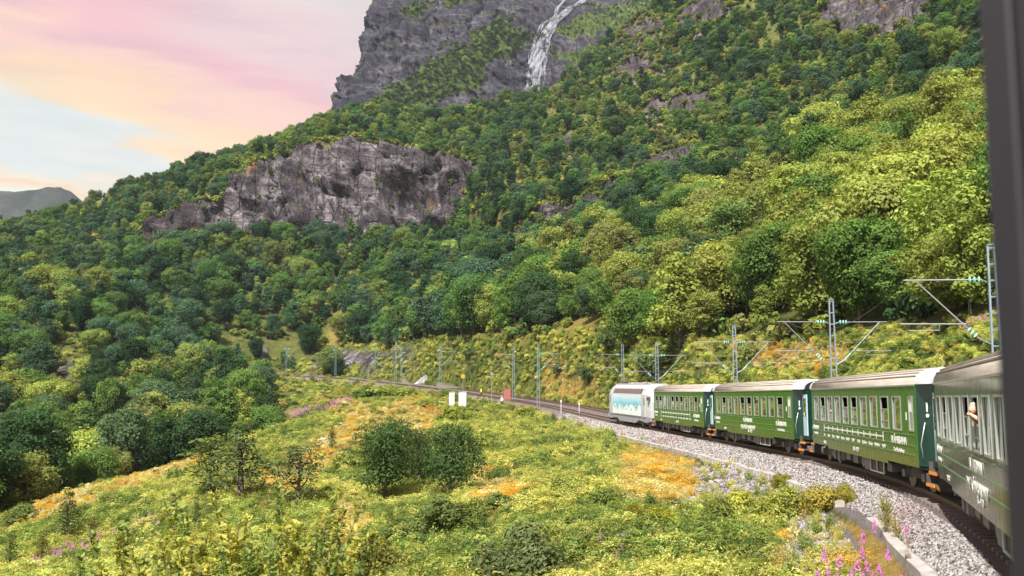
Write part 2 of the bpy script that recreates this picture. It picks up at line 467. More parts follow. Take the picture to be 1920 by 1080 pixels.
# ground relief, none in the corridor
sN, nN = nearest_track(XN, YN); sN = sN.reshape(XN.shape); nN = nN.reshape(XN.shape)
PN = np.stack([XN, YN, ZN], -1)
natural = ZN + fbm(PN / np.array([22, 22, 60]), 4) * 0.9 * (1 - blend) + fbm(PN / 4.0, 3) * 0.22
zr = np.interp(sN, CS, CZ)
kn_ = kerb_n(YN)
neff = np.where(nN <= 1.75, nN, np.where(nN <= kn_, 1.75 + (nN - 1.75) * 1.7 / (kn_ - 1.75), nN - kn_ + 3.45))
prof_n = np.array([-12.0, -9.5, -8.2, -7.2, -1.75, 1.75, 3.45, 3.5, 3.86, 3.9, 6.0])
prof_z = np.array([-0.2, -0.9, -0.75, -0.24, -0.24, -0.24, -0.80, -0.80, -0.84, -0.98, -1.75])
form = zr + np.interp(neff, prof_n, prof_z) + fbm(PN * 1.3, 3) * 0.03 * (np.abs(nN) > 1.8)
wl_ = np.interp(nN, [-12.5, -8.8, 4.3, 9.5], [0, 1, 1, 0])
S_HID = s_at_y(274)
yfade = np.interp(YN, [0, 4], [0, 1]) * np.interp(sN, [S_HID, S_HID + 12], [1, 0])
ZN = natural * (1 - wl_ * yfade) + form * wl_ * yfade
near = np.stack([XN, YN, ZN], -1)
# far hillside rows
seg = [(70, 0.9), (64, 1.0), (44, 1.0), (56, 1.0), (8, 1.0)]
hill = []; VV = []
for k, (n, g) in enumerate(seg):
    a = rowsP[k]; b = rowsP[k + 1]
    for i in range(1, n + 1):
        t = i / n
        hill.append(a * (1 - t) + b * t); VV.append(k + t)
hill = np.array(hill); VV = np.array(VV)
# rounding of the breaks between rows, except at the cliff
for it in range(3):
    sm = hill.copy(); sm[1:-1] = (hill[:-2] + 2 * hill[1:-1] + hill[2:]) / 4
    wgt = np.where((VV > 0.9) & (VV < 2.1), 0.2, 1.0)[:, None, None]; hill = hill + (sm - hill) * wgt
HU, HY = proj(hill)
outw = np.array([-0.25, -0.85, 0.45])
def sstep(a, b, x): t = np.clip((x - a) / (b - a), 0, 1); return t * t * (3 - 2 * t)
rise = sstep(0, 0.35, VV)[:, None]
disp = fbm(hill / 45.0, 4) * 4.0 * rise + fbm(hill / 11.0, 3) * 0.9 * rise
topf = (1 - sstep(3.4, 4.0, VV))[:, None] * 0.8 + 0.2
ROCKS = {
    'main': [(250, 474), (300, 415), (340, 398), (400, 378), (470, 316), (560, 290), (640, 278), (690, 262), (780, 290), (895, 305), (893, 345), (865, 400), (838, 458), (740, 448), (650, 470), (560, 462), (450, 440), (380, 440), (330, 448), (262, 482)],
    'lower': [(935, 478), (985, 430), (1000, 388), (1060, 382), (1140, 376), (1142, 428), (1062, 444), (1000, 480)],
    'a': [(1205, 338), (1212, 300), (1300, 268), (1322, 296), (1292, 330)], 'b': [(1125, 150), (1195, 108), (1245, 98), (1238, 140), (1140, 160)],
    'c': [(1215, 192), (1335, 168), (1372, 190), (1292, 218), (1218, 220)], 'd': [(1530, 55), (1552, -30), (1765, -30), (1748, 20), (1700, 62), (1650, 102), (1595, 76)],
    'e': [(1265, 28), (1340, -10), (1385, 30), (1300, 62)], 'f': [(962, 300), (966, 272), (1000, 272), (1002, 300)], 'g': [(1130, 360), (1190, 340), (1195, 365), (1140, 380)],
    'h': [(80, 690), (190, 672), (225, 700), (160, 745), (100, 760), (75, 730)], 'i': [(1130, 80), (1230, 30), (1300, 40), (1200, 90)], 'k': [(1040, 265), (1120, 240), (1130, 262), (1050, 285)],
    'm': [(458, 660), (500, 652), (500, 684), (462, 684)]}
def rock_mask(px, py, P, warp=12):
    wx = px + fbm(P / 9.0, 3) * warp; wy = py + fbm(P / 9.0 + 50, 3) * warp
    m = np.zeros(px.shape)
    for k, poly in ROCKS.items(): m = np.maximum(m, in_poly(wx, wy, poly))
    return m
rockH = rock_mask(HU, HY, hill)
soft = rockH.copy()
for it in range(4):
    soft[1:-1, 1:-1] = (soft[1:-1, 1:-1] * 2 + soft[:-2, 1:-1] + soft[2:, 1:-1] + soft[1:-1, :-2] + soft[1:-1, 2:]) / 6
Q = hill / np.array([14.0, 14.0, 9.0])
strata = ridged(np.stack([hill[..., 0] / 26 + hill[..., 2] / 60, hill[..., 1] / 30, hill[..., 2] / 9 + hill[..., 0] / 30], -1), 4) * 2.3
b1, e1_ = blocks_noise(hill / np.array([10.0, 9.0, 21.0]) + 0.25 * fbm(hill / 6.0, 2)[..., None]); b2, e2_ = blocks_noise(hill / np.array([2.6, 2.6, 3.4]) + 0.2 * fbm(hill / 3.0, 2)[..., None], 5)
blocks = b1 * 2.9 - (e1_ < .07) * 1.0 + b2 * .35 - (e2_ < .06) * .1 + ridged(hill / np.array([9.0, 9.0, 20.0]), 3) * 1.0
cave = np.exp(-(((HU - 752) / 42) ** 2 + ((HY - 372) / 36) ** 2) ** 1.4) * 15 + np.exp(-(((HU - 815) / 60) ** 2 + ((HY - 425 + (HU - 815) * 0.25) / 13) ** 2)) * 6 + np.exp(-(((HU - 590) / 10) ** 2 + ((HY - 375) / 60) ** 2)) * 5 + np.exp(-(((HU - 540) / 70) ** 2 + ((HY - 440) / 9) ** 2)) * 5
disp = disp * topf * (1 - soft * 0.6) + soft * (strata + blocks + 1.0) - cave * soft
hill = hill + disp[..., None] * outw
SHEET = np.concatenate([near, hill], 0)
NR = SHEET.shape[0]
U, V = proj(SHEET)
# colour mask: r rock, g ochre grass, b gravel
mask = np.zeros((NR, NC, 4)); mask[..., 3] = 1
mask[NNR:, :, 0] = soft
pn = np.stack([U[:NNR], V[:NNR]], -1)
nr = rock_mask(U[:NNR], V[:NNR], near * 3, 8) * (near[..., 1] > 110)
nr = np.maximum(nr, in_poly(U[:NNR] + fbm(near, 3) * 6, V[:NNR], [(575, 700), (590, 668), (640, 655), (700, 662), (790, 655), (790, 672), (735, 690), (660, 690)]))
mask[:NNR, :, 0] = nr * (nN < -9) + nr * (nN > 8)
grav = (nN > -8.0) & (nN < kn_ + 0.4) & (near[..., 1] > -5) & (sN < S_HID + 6)
mask[:NNR, :, 2] = grav
OCH = {'a': [(0, 1010), (0, 960), (180, 915), (300, 868), (390, 845), (420, 870), (330, 905), (200, 945), (100, 985)], 'b': [(470, 905), (520, 870), (640, 800), (760, 750), (860, 770), (800, 830), (690, 850), (620, 870), (540, 950)],
       'c': [(1140, 900), (1180, 835), (1290, 842), (1330, 900), (1290, 960), (1190, 960)], 'd': [(880, 900), (960, 870), (990, 920), (920, 990), (880, 960)], 'e': [(620, 960), (700, 970), (660, 1060), (600, 1040)],
       'f': [(1010, 722), (1030, 712), (1110, 720), (1110, 750), (1020, 745)], 'g': [(1360, 640), (1600, 650), (1560, 700), (1380, 700)], 'h': [(1500, 960), (1720, 1010), (1740, 1100), (1400, 1100)], 'i': [(600, 745), (720, 765), (700, 790), (620, 790)]}
och = np.zeros(U.shape)
wxx = U + fbm(SHEET / 3.0, 3) * 22; wyy = V + fbm(SHEET / 3.0 + 31, 3) * 12
for poly in OCH.values(): och = np.maximum(och, in_poly(wxx, wyy, poly))
och[NNR:] = sstep(0.25, 0.7, fbm(hill / 14.0 + 7, 3)) * 0.45
RUB = [(1300, 905), (1290, 870), (1420, 880), (1560, 925), (1600, 960), (1540, 1010), (1500, 985), (1330, 965), (1240, 980), (1200, 1010), (1190, 990), (1280, 940)]
rub = in_poly(wxx[:NNR], wyy[:NNR], RUB) & (nN > 3.6)
RUB2 = [(1440, 1080), (1500, 1000), (1600, 975), (1640, 1010), (1560, 1050), (1500, 1090)]
rub |= in_poly(wxx[:NNR], wyy[:NNR], RUB2) & (nN > 3.6)
rub |= (nN > 3.6) & (nN < 5.4) & (near[..., 1] < 60) & (vnoise(near * 1.1) > -0.1)
mask[..., 1] = och
dkr = sstep(430, 330, HU) * 0.85 + sstep(800, 880, HU) * (HU < 925) * 0.45 + 0.24 + sstep(1020, 1060, HU) * (HU < 1500) * 0.55 + sstep(0.1, 0.6, fbm(hill / 18.0 + 11, 3)) * 0.12  # dark stone tones, plus painted shadow at the main cliff's right end
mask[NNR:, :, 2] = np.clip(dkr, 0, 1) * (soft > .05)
mask[:NNR, :, 0] = np.maximum(mask[:NNR, :, 0], 0)
mask[:NNR, :, 2] = np.maximum(mask[:NNR, :, 2], rub)
idx = np.arange(NR * NC).reshape(NR, NC)
QF = np.stack([idx[:-1, :-1], idx[:-1, 1:], idx[1:, 1:], idx[1:, :-1]], -1).reshape(-1, 4)

def mk_ground():
    t = NT('hillside_ground'); P = t.pos()
    m = t.attr('mask').outputs['Color']
    sp = t.node('ShaderNodeSeparateColor'); t.l.new(m, sp.inputs[0])
    g1 = t.noise(P, 0.35, 5, 0.6); g2 = t.noise(P, 2.6, 5, 0.65)
    grass = t.ramp(g1, [(0.3, (0.06, 0.085, 0.02)), (0.5, (0.13, 0.145, 0.03)), (0.7, (0.22, 0.20, 0.04))])
    grass = t.mix(t.math('MULTIPLY', g2, 0.8), grass, (0.05, 0.06, 0.02))
    och_ = t.ramp(g2, [(0.3, (0.20, 0.12, 0.03)), (0.5, (0.38, 0.25, 0.06)), (0.75, (0.48, 0.36, 0.13))])
    c = t.mix(sp.outputs[1], grass, och_)
    # gravel
    v = t.voro(P, 9.0, 'F1', 1); v2 = t.noise(P, 14, 4, 0.7)
    gr = t.ramp(v2, [(0.3, (0.10, 0.088, 0.09)), (0.5, (0.22, 0.195, 0.195)), (0.7, (0.38, 0.35, 0.35))])
    pk = t.ramp(t.noise(P, 0.16, 3, 0.6), [(0.42, 0.0), (0.6, 0.65)])
    gr = t.mix(pk, gr, t.mix(v2, (0.20, 0.12, 0.12), (0.36, 0.24, 0.24)))
    c = t.mix(sp.outputs[2], c, gr)
    # rock: pale violet grey with dark vertical streaks, rust and moss
    Pr = t.pos((0.16, 0.16, 0.035)); Ph = t.pos((0.03, 0.03, 0.22), (R(8), R(-14), 0))
    n1 = t.noise(t.pos((0.09, 0.09, 0.09)), 1.0, 9, 0.68, 0.6)
    rc = t.ramp(n1, [(0.30, (0.028, 0.022, 0.030)), (0.44, (0.095, 0.082, 0.10)), (0.53, (0.27, 0.235, 0.265)), (0.66, (0.54, 0.49, 0.52))])
    st = t.ramp(t.noise(Pr, 2.0, 6, 0.6, 0.4), [(0.40, 1.0), (0.50, 0.0)])
    rc = t.mix(t.math('MULTIPLY', st, 0.8), rc, (0.06, 0.045, 0.06))
    hs = t.ramp(t.noise(Ph, 2.4, 6, 0.65, 0.8), [(0.40, 0.75), (0.5, 0.0)])
    rc = t.mix(hs, rc, (0.07, 0.06, 0.075))
    ck = t.ramp(t.voro(t.pos((0.10, 0.10, 0.032)), 1.6, 'DISTANCE_TO_EDGE', 0), [(0.0, 0.9), (0.035, 0.0)])
    ck2 = t.ramp(t.voro(t.pos((0.45, 0.45, 0.30)), 1.3, 'DISTANCE_TO_EDGE', 0), [(0.0, 0.3), (0.05, 0.0)])
    rc = t.mix(t.math('MAXIMUM', ck, ck2), rc, (0.03, 0.024, 0.032))
    rust = t.ramp(t.noise(t.pos((0.12, 0.12, 0.07)), 1.0, 6, 0.65), [(0.60, 0.0), (0.70, 0.8)])
    rc = t.mix(rust, rc, (0.36, 0.19, 0.05))
    moss = t.ramp(t.noise(t.pos((0.2, 0.2, 0.25)), 1.3, 6, 0.7), [(0.58, 0.0), (0.66, 0.9)])
    rc = t.mix(moss, rc, (0.10, 0.12, 0.03))
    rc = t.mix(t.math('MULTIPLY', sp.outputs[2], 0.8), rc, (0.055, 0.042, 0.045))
    c = t.mix(sp.outputs[0], c, rc)
    h = t.math('ADD', t.math('MULTIPLY', t.noise(P, 0.55, 8, 0.7), 2.0), t.math('MULTIPLY', t.noise(P, 6.0, 4, 0.6), 0.1))
    hg = t.math('MULTIPLY', v2, 0.25)
    h = t.math('SUBTRACT', h, t.math('MULTIPLY', t.math('MAXIMUM', ck, ck2), 0.9))
    hh = t.math('ADD', t.math('MULTIPLY', h, sp.outputs[0]), hg)
    return t.bsdf(c, 0.9, normal=t.bump(hh, 1.0, 1.2), spec=0.2)
MAT['ground'] = mk_ground()
me = np_mesh('hillside', SHEET.reshape(-1, 3), QF, [MAT['ground']], smooth=True, cols={'mask': ('POINT', mask.reshape(-1, 4))})
ground_o = link(bpy.data.objects.new('hillside_ground', me)); tag(ground_o, kind='structure')
print('ground', round(time.time() - T0, 1))
BVH = BVHTree.FromPolygons([tuple(v) for v in SHEET.reshape(-1, 3)[:, :].tolist()], QF.tolist())
print('bvh', round(time.time() - T0, 1))
def ground_px(px, py):
    d = Vector(unproj(px, py, 100.0)).normalized()
    h = BVH.ray_cast(Vector((0, 0, 0)), d)
    return h[0]
def ground_z(x, y):
    h = BVH.ray_cast(Vector((x, y, 900)), Vector((0, 0, -1)))
    return h[0].z if h[0] is not None else None
def at_px(px, d):
    """ground point straight below the ray through column px at distance d"""
    p = unproj(px, 745, d); z = ground_z(p[0], p[1]); 
    return Vector((p[0], p[1], z if z is not None else -5))

# ------------------------------------------------------------------ upper rock massif behind the wooded slope
NU, NV = 460, 330
uu = np.linspace(-0.35, 1.0, NU); vv = np.linspace(0, 1, NV)
py_ = 262 + (-150 - 262) * vv
pxl = np.interp(py_, [-150, -60, 0, 60, 110, 150, 175, 195, 262], [755, 735, 714, 692, 684, 668, 648, 636, 610])
UUp = np.maximum(uu, 0)[None, :] ** 1.0
pxm = pxl[:, None] + (1480 - pxl[:, None]) * UUp
dm = 700 + (262 - py_)[:, None] * 0.42 + UUp * 30 + np.zeros_like(pxm)
ledge_line = np.interp(pxm, [640, 700, 850, 960, 1000, 1500], [205, 190, 95, 40, 30, 20])
dm = dm + 26 * sstep(0, 35, ledge_line - py_[:, None])                     # wall stands behind a sloping wooded ledge
low_line = np.interp(pxm, [640, 820, 930, 960, 1000], [240, 196, 120, 60, 20])
MP = unproj(pxm, py_[:, None] + 0 * pxm, dm)
back = np.minimum(uu, 0)[None, :]
MP[..., 1] += -back * 900; MP[..., 0] += -back * 140 + 60 * (-back) ** 0.5 * 0
Sx = MP
mb1, me1 = blocks_noise(Sx / np.array([17.0, 20.0, 46.0]) + .25 * fbm(Sx / 14.0, 2)[..., None]); mb2, me2 = blocks_noise(Sx / np.array([6.0, 7.0, 13.0]) + .2 * fbm(Sx / 6.0, 2)[..., None], 3)
dsp = mb1 * 3.0 + mb2 * 1.6 + ridged(Sx / np.array([13.0, 30.0, 130.0]), 4) * 7.5 + 0.4 * ridged(np.stack([Sx[..., 0] / 60 + Sx[..., 2] / 45, Sx[..., 1] / 60, Sx[..., 2] / 12 - Sx[..., 0] / 30], -1), 4) * 2.6 + fbm(Sx / 55.0, 3) * 9
dsp = dsp * (1 - 0.45 * sstep(1000, 1100, pxm))
MP = MP + dsp[..., None] * np.array([-0.35, -0.9, 0.1])
MU, MV = proj(MP)
GREEN = {'belt': [(690, 205), (700, 185), (730, 165), (800, 118), (850, 85), (900, 58), (940, 34), (968, 32), (962, 75), (935, 108), (905, 130), (900, 165), (840, 178), (820, 205), (760, 215)],
         'top': [(830, 20), (850, -20), (950, -40), (900, 5)], 'r1': [(1050, 60), (1090, 20), (1230, -10), (1235, 15), (1150, 45), (1080, 75)], 'r2': [(1040, 105), (1130, 75), (1220, 50), (1190, 85), (1080, 120)], 'l1': [(900, 90), (990, 60), (1000, 80), (950, 105)], 'r3': [(1100, -20), (1300, -60), (1400, 0), (1230, 0)], 't1':[(740,30),(770,5),(820,0),(790,35)]}
mg = np.zeros(MU.shape)
wx2 = MU + fbm(MP / 12.0, 4) * 16; wy2 = MV + fbm(MP / 12.0 + 9, 4) * 12
for poly in GREEN.values(): mg = np.maximum(mg, in_poly(wx2, wy2, poly))
mmask = np.zeros(MU.shape + (4,)); mmask[..., 0] = mg; mmask[..., 3] = 1
def mk_massif():
    t = NT('massif_rock'); P = t.pos()
    m = t.attr('mask').outputs['Color']; sp = t.node('ShaderNodeSeparateColor'); t.l.new(m, sp.inputs[0])
    n1 = t.noise(t.pos((0.03, 0.03, 0.012)), 1.6, 9, 0.7, 0.5)
    rc = t.ramp(n1, [(0.32, (0.020, 0.020, 0.034)), (0.48, (0.05, 0.048, 0.07)), (0.6, (0.11, 0.102, 0.125)), (0.75, (0.24, 0.22, 0.235))])
    st = t.ramp(t.noise(t.pos((0.10, 0.10, 0.012)), 2.0, 7, 0.65, 0.3), [(0.40, 0.85), (0.52, 0.0)])
    rc = t.mix(st, rc, (0.03, 0.028, 0.045))
    sed = t.ramp(t.noise(t.pos((0.012, 0.012, 0.14), (R(6), R(-20), 0)), 2.0, 6, 0.6, 0.6), [(0.55, 0.0), (0.7, 0.4)])
    rc = t.mix(sed, rc, (0.30, 0.29, 0.27))
    moss = t.ramp(t.noise(t.pos((0.05, 0.05, 0.06)), 1.3, 8, 0.75), [(0.56, 0.0), (0.68, 0.8)])
    rc = t.mix(moss, rc, (0.10, 0.115, 0.035))
    gr = t.ramp(t.noise(P, 0.14, 6, 0.7), [(0.35, (0.03, 0.055, 0.02)), (0.6, (0.10, 0.14, 0.03)), (0.75, (0.19, 0.21, 0.05))])
    ck = t.ramp(t.voro(t.pos((0.055, 0.055, 0.014)), 1.5, 'DISTANCE_TO_EDGE', 0), [(0.0, 0.85), (0.04, 0.0)])
    ck2 = t.ramp(t.voro(t.pos((0.16, 0.16, 0.05)), 1.4, 'DISTANCE_TO_EDGE', 0), [(0.0, 0.6), (0.05, 0.0)])
    rc = t.mix(t.math('MAXIMUM', ck, ck2), rc, (0.014, 0.013, 0.022))
    c = t.mix(sp.outputs[0], rc, gr)
    h = t.math('ADD', t.noise(t.pos((0.16, 0.16, 0.06)), 1.5, 9, 0.72), t.math('MULTIPLY', n1, 0.6))
    return t.bsdf(c, 0.92, normal=t.bump(h, 0.9, 5.0), spec=0.15)
MAT['massif'] = mk_massif()
midx_ = np.arange(NV * NU).reshape(NV, NU)
MQ = np.stack([midx_[:-1, :-1], midx_[:-1, 1:], midx_[1:, 1:], midx_[1:, :-1]], -1).reshape(-1, 4)
mo = link(bpy.data.objects.new('mountain', np_mesh('mountain', MP.reshape(-1, 3), MQ, [MAT['massif']], smooth=True, cols={'mask': ('POINT', mmask.reshape(-1, 4))})))
tag(mo, kind='structure')
# far ridge on the other side of the valley
fx = np.linspace(-900, 600, 260)
ftop = np.interp(fx, [-900, -400, -200, -60, 0, 50, 90, 112, 130, 140, 155, 300, 600], [300, 340, 352, 358, 360, 357, 351, 351, 358, 366, 378, 440, 520])
ftop = ftop + vnoise(np.stack([fx / 14, fx * 0, fx * 0], -1)) * 1.6 + vnoise(np.stack([fx / 5, fx * 0, fx * 0], -1)) * 0.8
fr = []
for i, t_ in enumerate(np.linspace(0, 1, 60)):
    P = unproj(fx, 640 + (ftop - 640) * t_, 1500 + 500 * t_)
    P = P + (fbm(P / 90.0, 5) * 26 * math.sin(math.pi * t_))[..., None] * np.array([0, -1, 0.3]); fr.append(P)
fr.append(fr[-1] + np.array([0, 300, -60])); fr = np.array(fr)
fi = np.arange(fr.shape[0] * 260).reshape(fr.shape[0], 260)
def mk_farhill():
    t = NT('far_hill'); P = t.pos()
    n = t.noise(P, 0.012, 9, 0.75, 0.3)
    c = t.ramp(n, [(0.38, (0.016, 0.024, 0.022)), (0.5, (0.032, 0.040, 0.036)), (0.6, (0.075, 0.075, 0.08)), (0.72, (0.15, 0.14, 0.15))])
    return t.bsdf(c, 0.95, normal=t.bump(t.noise(P, 0.05, 6, 0.7), 0.8, 12.0), spec=0.1)
MAT['farhill'] = mk_farhill()
fo = link(bpy.data.objects.new('mountain', np_mesh('far_mountain', fr.reshape(-1, 3), np.stack([fi[:-1, :-1], fi[:-1, 1:], fi[1:, 1:], fi[1:, :-1]], -1).reshape(-1, 4), [MAT['farhill']], smooth=True)))
tag(fo, kind='structure')
# valley floor far below, out to the horizon
vf = MB(); vf.add([(-2300, -2300, -60), (2300, -2300, -60), (2300, 2500, -60), (-2300, 2500, -60)], [(0, 1, 2, 3)])
def mk_plain(nm, a, b, sc):
    t = NT(nm); return t.bsdf(t.mix(t.noise(t.pos(), sc, 5), a, b), 0.95)
MAT['valley'] = mk_plain('valley_floor', (0.03, 0.05, 0.02), (0.09, 0.11, 0.035), 0.05)
tag(vf.build('valley_ground', MAT['valley']), kind='structure')

# ------------------------------------------------------------------ waterfall
def mk_water():
    t = NT('falling_water'); n = t.noise(t.pos((1.1, 1.1, 0.10)), 1.5, 6, 0.7)
    d = t.n.new('ShaderNodeBsdfDiffuse'); d.inputs[0].default_value = (0.60, 0.63, 0.72, 1)
    tr = t.n.new('ShaderNodeBsdfTransparent'); m = t.n.new('ShaderNodeMixShader')
    t.l.new(t.ramp(n, [(0.42, 0.0), (0.68, 0.55)]), m.inputs[0]); t.l.new(tr.outputs[0], m.inputs[1]); t.l.new(d.outputs[0], m.inputs[2])
    t.l.new(m.outputs[0], t.out.inputs[0]); return t.mat
MAT['water'] = mk_water()
MBVH = BVHTree.FromPolygons(MP.reshape(-1, 3).tolist(), MQ.tolist())
wf = MB()
rr = random.Random(3)
main = [(1118, -60, 3), (1100, -14, 4), (1092, 6, 5), (1072, 16, 7), (1055, 30, 8), (1040, 44, 9), (1030, 60, 10), (1021, 80, 11), (1014, 100, 14), (1007, 125, 18), (1004, 150, 20), (1001, 175, 20)]
side = [(1062, -30, 2), (1058, 4, 3), (1046, 18, 3), (1040, 34, 3), (1018, 48, 3), (1008, 64, 4), (1006, 82, 5), (998, 104, 8), (994, 130, 8), (990, 170, 9)]
def strand(path, off, w, y0, y1):
    pts = []
    for yy in np.arange(y0, y1, 3.0):
        px = np.interp(yy, [p[1] for p in path], [p[0] for p in path]); sp = np.interp(yy, [p[1] for p in path], [p[2] for p in path])
        px += off * sp + 1.3 * math.sin(yy * 0.21 + off * 9) + rr.uniform(-.5, .5)
        h = MBVH.ray_cast(Vector((0, 0, 0)), Vector(unproj(px, yy, 100)).normalized())
        if h[0] is None: continue
        pts.append(h[0] + Vector((-0.5, -2.2, 0.4)))
    if len(pts) < 3: return
    A = [p + Vector((-w * 0.5 * rr.uniform(.6, 1.2), 0, 0)) for p in pts]; B = [p + Vector((w * 0.5 * rr.uniform(.6, 1.2), 0, 0)) for p in pts]
    M_ = [p + Vector((0, -w * 0.35, 0)) for p in pts]
    wf.strip(A, M_); wf.strip(M_, B)
for k in range(60):
    y0 = rr.choice([-60, -20, 10, 40, 70, 95]) + rr.uniform(-8, 8); strand(main, rr.uniform(-1, 1), rr.uniform(0.35, 1.3), y0, min(176, y0 + rr.uniform(50, 140)))
for k in range(12):
    y0 = rr.choice([-30, 0, 40, 80]) + rr.uniform(-8, 8); strand(side, rr.uniform(-1, 1), rr.uniform(0.5, 1.0), y0, min(170, y0 + rr.uniform(40, 110)))
strand(main, 0.0, 4.5, -60, 176); strand(main, -0.5, 3.0, 60, 176); strand(side, 0, 1.2, -10, 170)
wo = wf.build('waterfall', MAT['water']); tag(wo, 'thin white waterfall running down the dark cliff high above the wood', 'waterfall')
print('massif', round(time.time() - T0, 1))
# ------------------------------------------------------------------ plants: prototypes
def leaves_mesh(C, N, size, aspect, rng, fold=0.0, val=None):
    """one small four-sided leaf (or leaf spray) per point"""
    n = len(C)
    N = N / (np.linalg.norm(N, axis=1)[:, None] + 1e-9)
    r = rng.normal(size=(n, 3)); a = np.cross(N, r); a /= (np.linalg.norm(a, axis=1)[:, None] + 1e-9); b = np.cross(N, a)
    L = (size * aspect)[:, None] * 0.5; W = size[:, None] * 0.5
    V = np.stack([C - a * L, C + b * W + N * (size * 0.12)[:, None], C + a * L, C - b * W + N * (size * 0.12)[:, None]], 1).reshape(-1, 3)
    F = np.arange(4 * n).reshape(n, 4)
    v = val if val is not None else rng.uniform(0.7, 1.3, n)
    hue = rng.normal(0, 0.05, n)
    col = np.stack([v * (1 + hue), v, v * (1 - hue), np.ones(n)], 1)
    return V, F, np.repeat(col, 4, 0)
def lobes_crown(rng, lobes, per_area, leaf, aspect=1.5, wob=0.42, under=0.35):
    Cs, Ns, Vs, Ss = [], [], [], []
    for (c, r, v) in lobes:
        r = np.array(r, float) if np.ndim(r) else np.array([r, r, r * 0.85])
        n = int(per_area * 12.5 * (r.prod() ** (2 / 3)))
        d = rng.normal(size=(n, 3)); d /= np.linalg.norm(d, axis=1)[:, None]
        keep = (d[:, 2] > -0.25) | (rng.random(n) < under); d = d[keep]
        rad = rng.uniform(0.62, 1.0, len(d)) ** 0.5 * (1 + wob * vnoise(d * 2.3 + np.array(c) * 3.1) + 0.17 * rng.normal(size=len(d)))
        P = np.array(c) + d * r * rad[:, None]
        Cs.append(P); Ns.append(d * 1.0 + rng.normal(size=d.shape) * 0.38 + np.array([0, 0, 0.35]))
        Vs.append(v * rng.uniform(0.72, 1.28, len(d))); Ss.append(leaf * rng.uniform(0.6, 1.3, len(d)))
    C = np.concatenate(Cs); 
    return leaves_mesh(C, np.concatenate(Ns), np.concatenate(Ss), aspect, rng, val=np.concatenate(Vs))
def trunk_mb(rng, H, r0, lobes, lean=0.3, stems=1, nb=10):
    m = MB()
    for s in range(stems):
        an = rng.uniform(0, 6.28); off = 0 if stems == 1 else 0.12 * H * rng.uniform(0.2, 0.5)
        bx, by = (0, 0) if stems == 1 else (0.08 * math.cos(an), 0.08 * math.sin(an))
        tx, ty = off * math.cos(an) + rng.uniform(-lean, lean), off * math.sin(an) + rng.uniform(-lean, lean)
        pts = [(bx + (tx - bx) * t ** 1.2 + rng.uniform(-.05, .05) * H * .1, by + (ty - by) * t ** 1.2 + rng.uniform(-.05, .05) * H * .1, -0.4 + (H * 0.86 + 0.4) * t) for t in np.linspace(0, 1, 6)]
        rs = [r0 / math.sqrt(stems) * (1 - 0.85 * t) for t in np.linspace(0, 1, 6)]
        m.tube(pts, rs, 6)
        ks = rng.permutation(len(lobes))[:nb]
        for k in ks:
            c = np.array(lobes[k][0]); t = min(0.85, max(0.2, c[2] / H - 0.22)); i = t * 5; i0 = int(i); f = i - i0
            st = np.array(pts[i0]) * (1 - f) + np.array(pts[min(i0 + 1, 5)]) * f
            mid = st * 0.5 + c * 0.5 + np.array([0, 0, -0.08 * H * rng.random()])
            m.tube([st, mid, c], [r0 * 0.32, r0 * 0.2, r0 * 0.06], 4, cap=False)
    return m
def tree_lobes(rng, H, W, base, k, kind='round'):
    L = []
    for i in range(k):
        t = (i + 0.5) / k; z = base + (H - base) * (0.08 + 0.86 * t)
        if kind == 'round': w = math.sin(math.pi * (0.16 + 0.76 * t)) ** 0.7
        elif kind == 'cone': w = 1.05 - 0.85 * t
        elif kind == 'vase': w = 0.45 + 0.6 * t if t < 0.75 else 1.0 - 1.6 * (t - 0.75)
        else: w = 0.75 + 0.25 * math.sin(3 * t)
        a = i * 2.399 + rng.uniform(-.5, .5); rr_ = W * 0.5 * w * rng.uniform(0.3, 0.92)
        r = W * rng.uniform(0.10, 0.23) * (0.75 + 0.5 * w)
        L.append(((rr_ * math.cos(a), rr_ * math.sin(a), z), (r, r, r * rng.uniform(0.6, 0.95)), rng.uniform(0.78, 1.25)))
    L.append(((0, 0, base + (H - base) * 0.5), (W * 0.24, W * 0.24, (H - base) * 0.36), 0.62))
    return L
class Proto:                                           # meshes of one kind of plant, shared by all of its copies
    def __init__(s, crown, trunk, H, W): s.crown = crown; s.trunk = trunk; s.H = H; s.W = W; s.obj = None
PROTO_COL = bpy.data.collections.new('plant_kinds')     # never linked to the scene
def proto(name, seed, H, W, base, k, kind, per, leaf, r0=0.14, stems=1, aspect=1.5, under=0.35, nb=10):
    rng = np.random.default_rng(seed)
    L = tree_lobes(rng, H, W, base, k, kind)
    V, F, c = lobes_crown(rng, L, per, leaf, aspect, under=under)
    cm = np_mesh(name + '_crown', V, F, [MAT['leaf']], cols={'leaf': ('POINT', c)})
    tm = trunk_mb(rng, H, r0, L, stems=stems, nb=nb)
    trm = tm.mesh(name + '_trunk', MAT['bark'], True)
    return Proto(cm, trm, H, W)
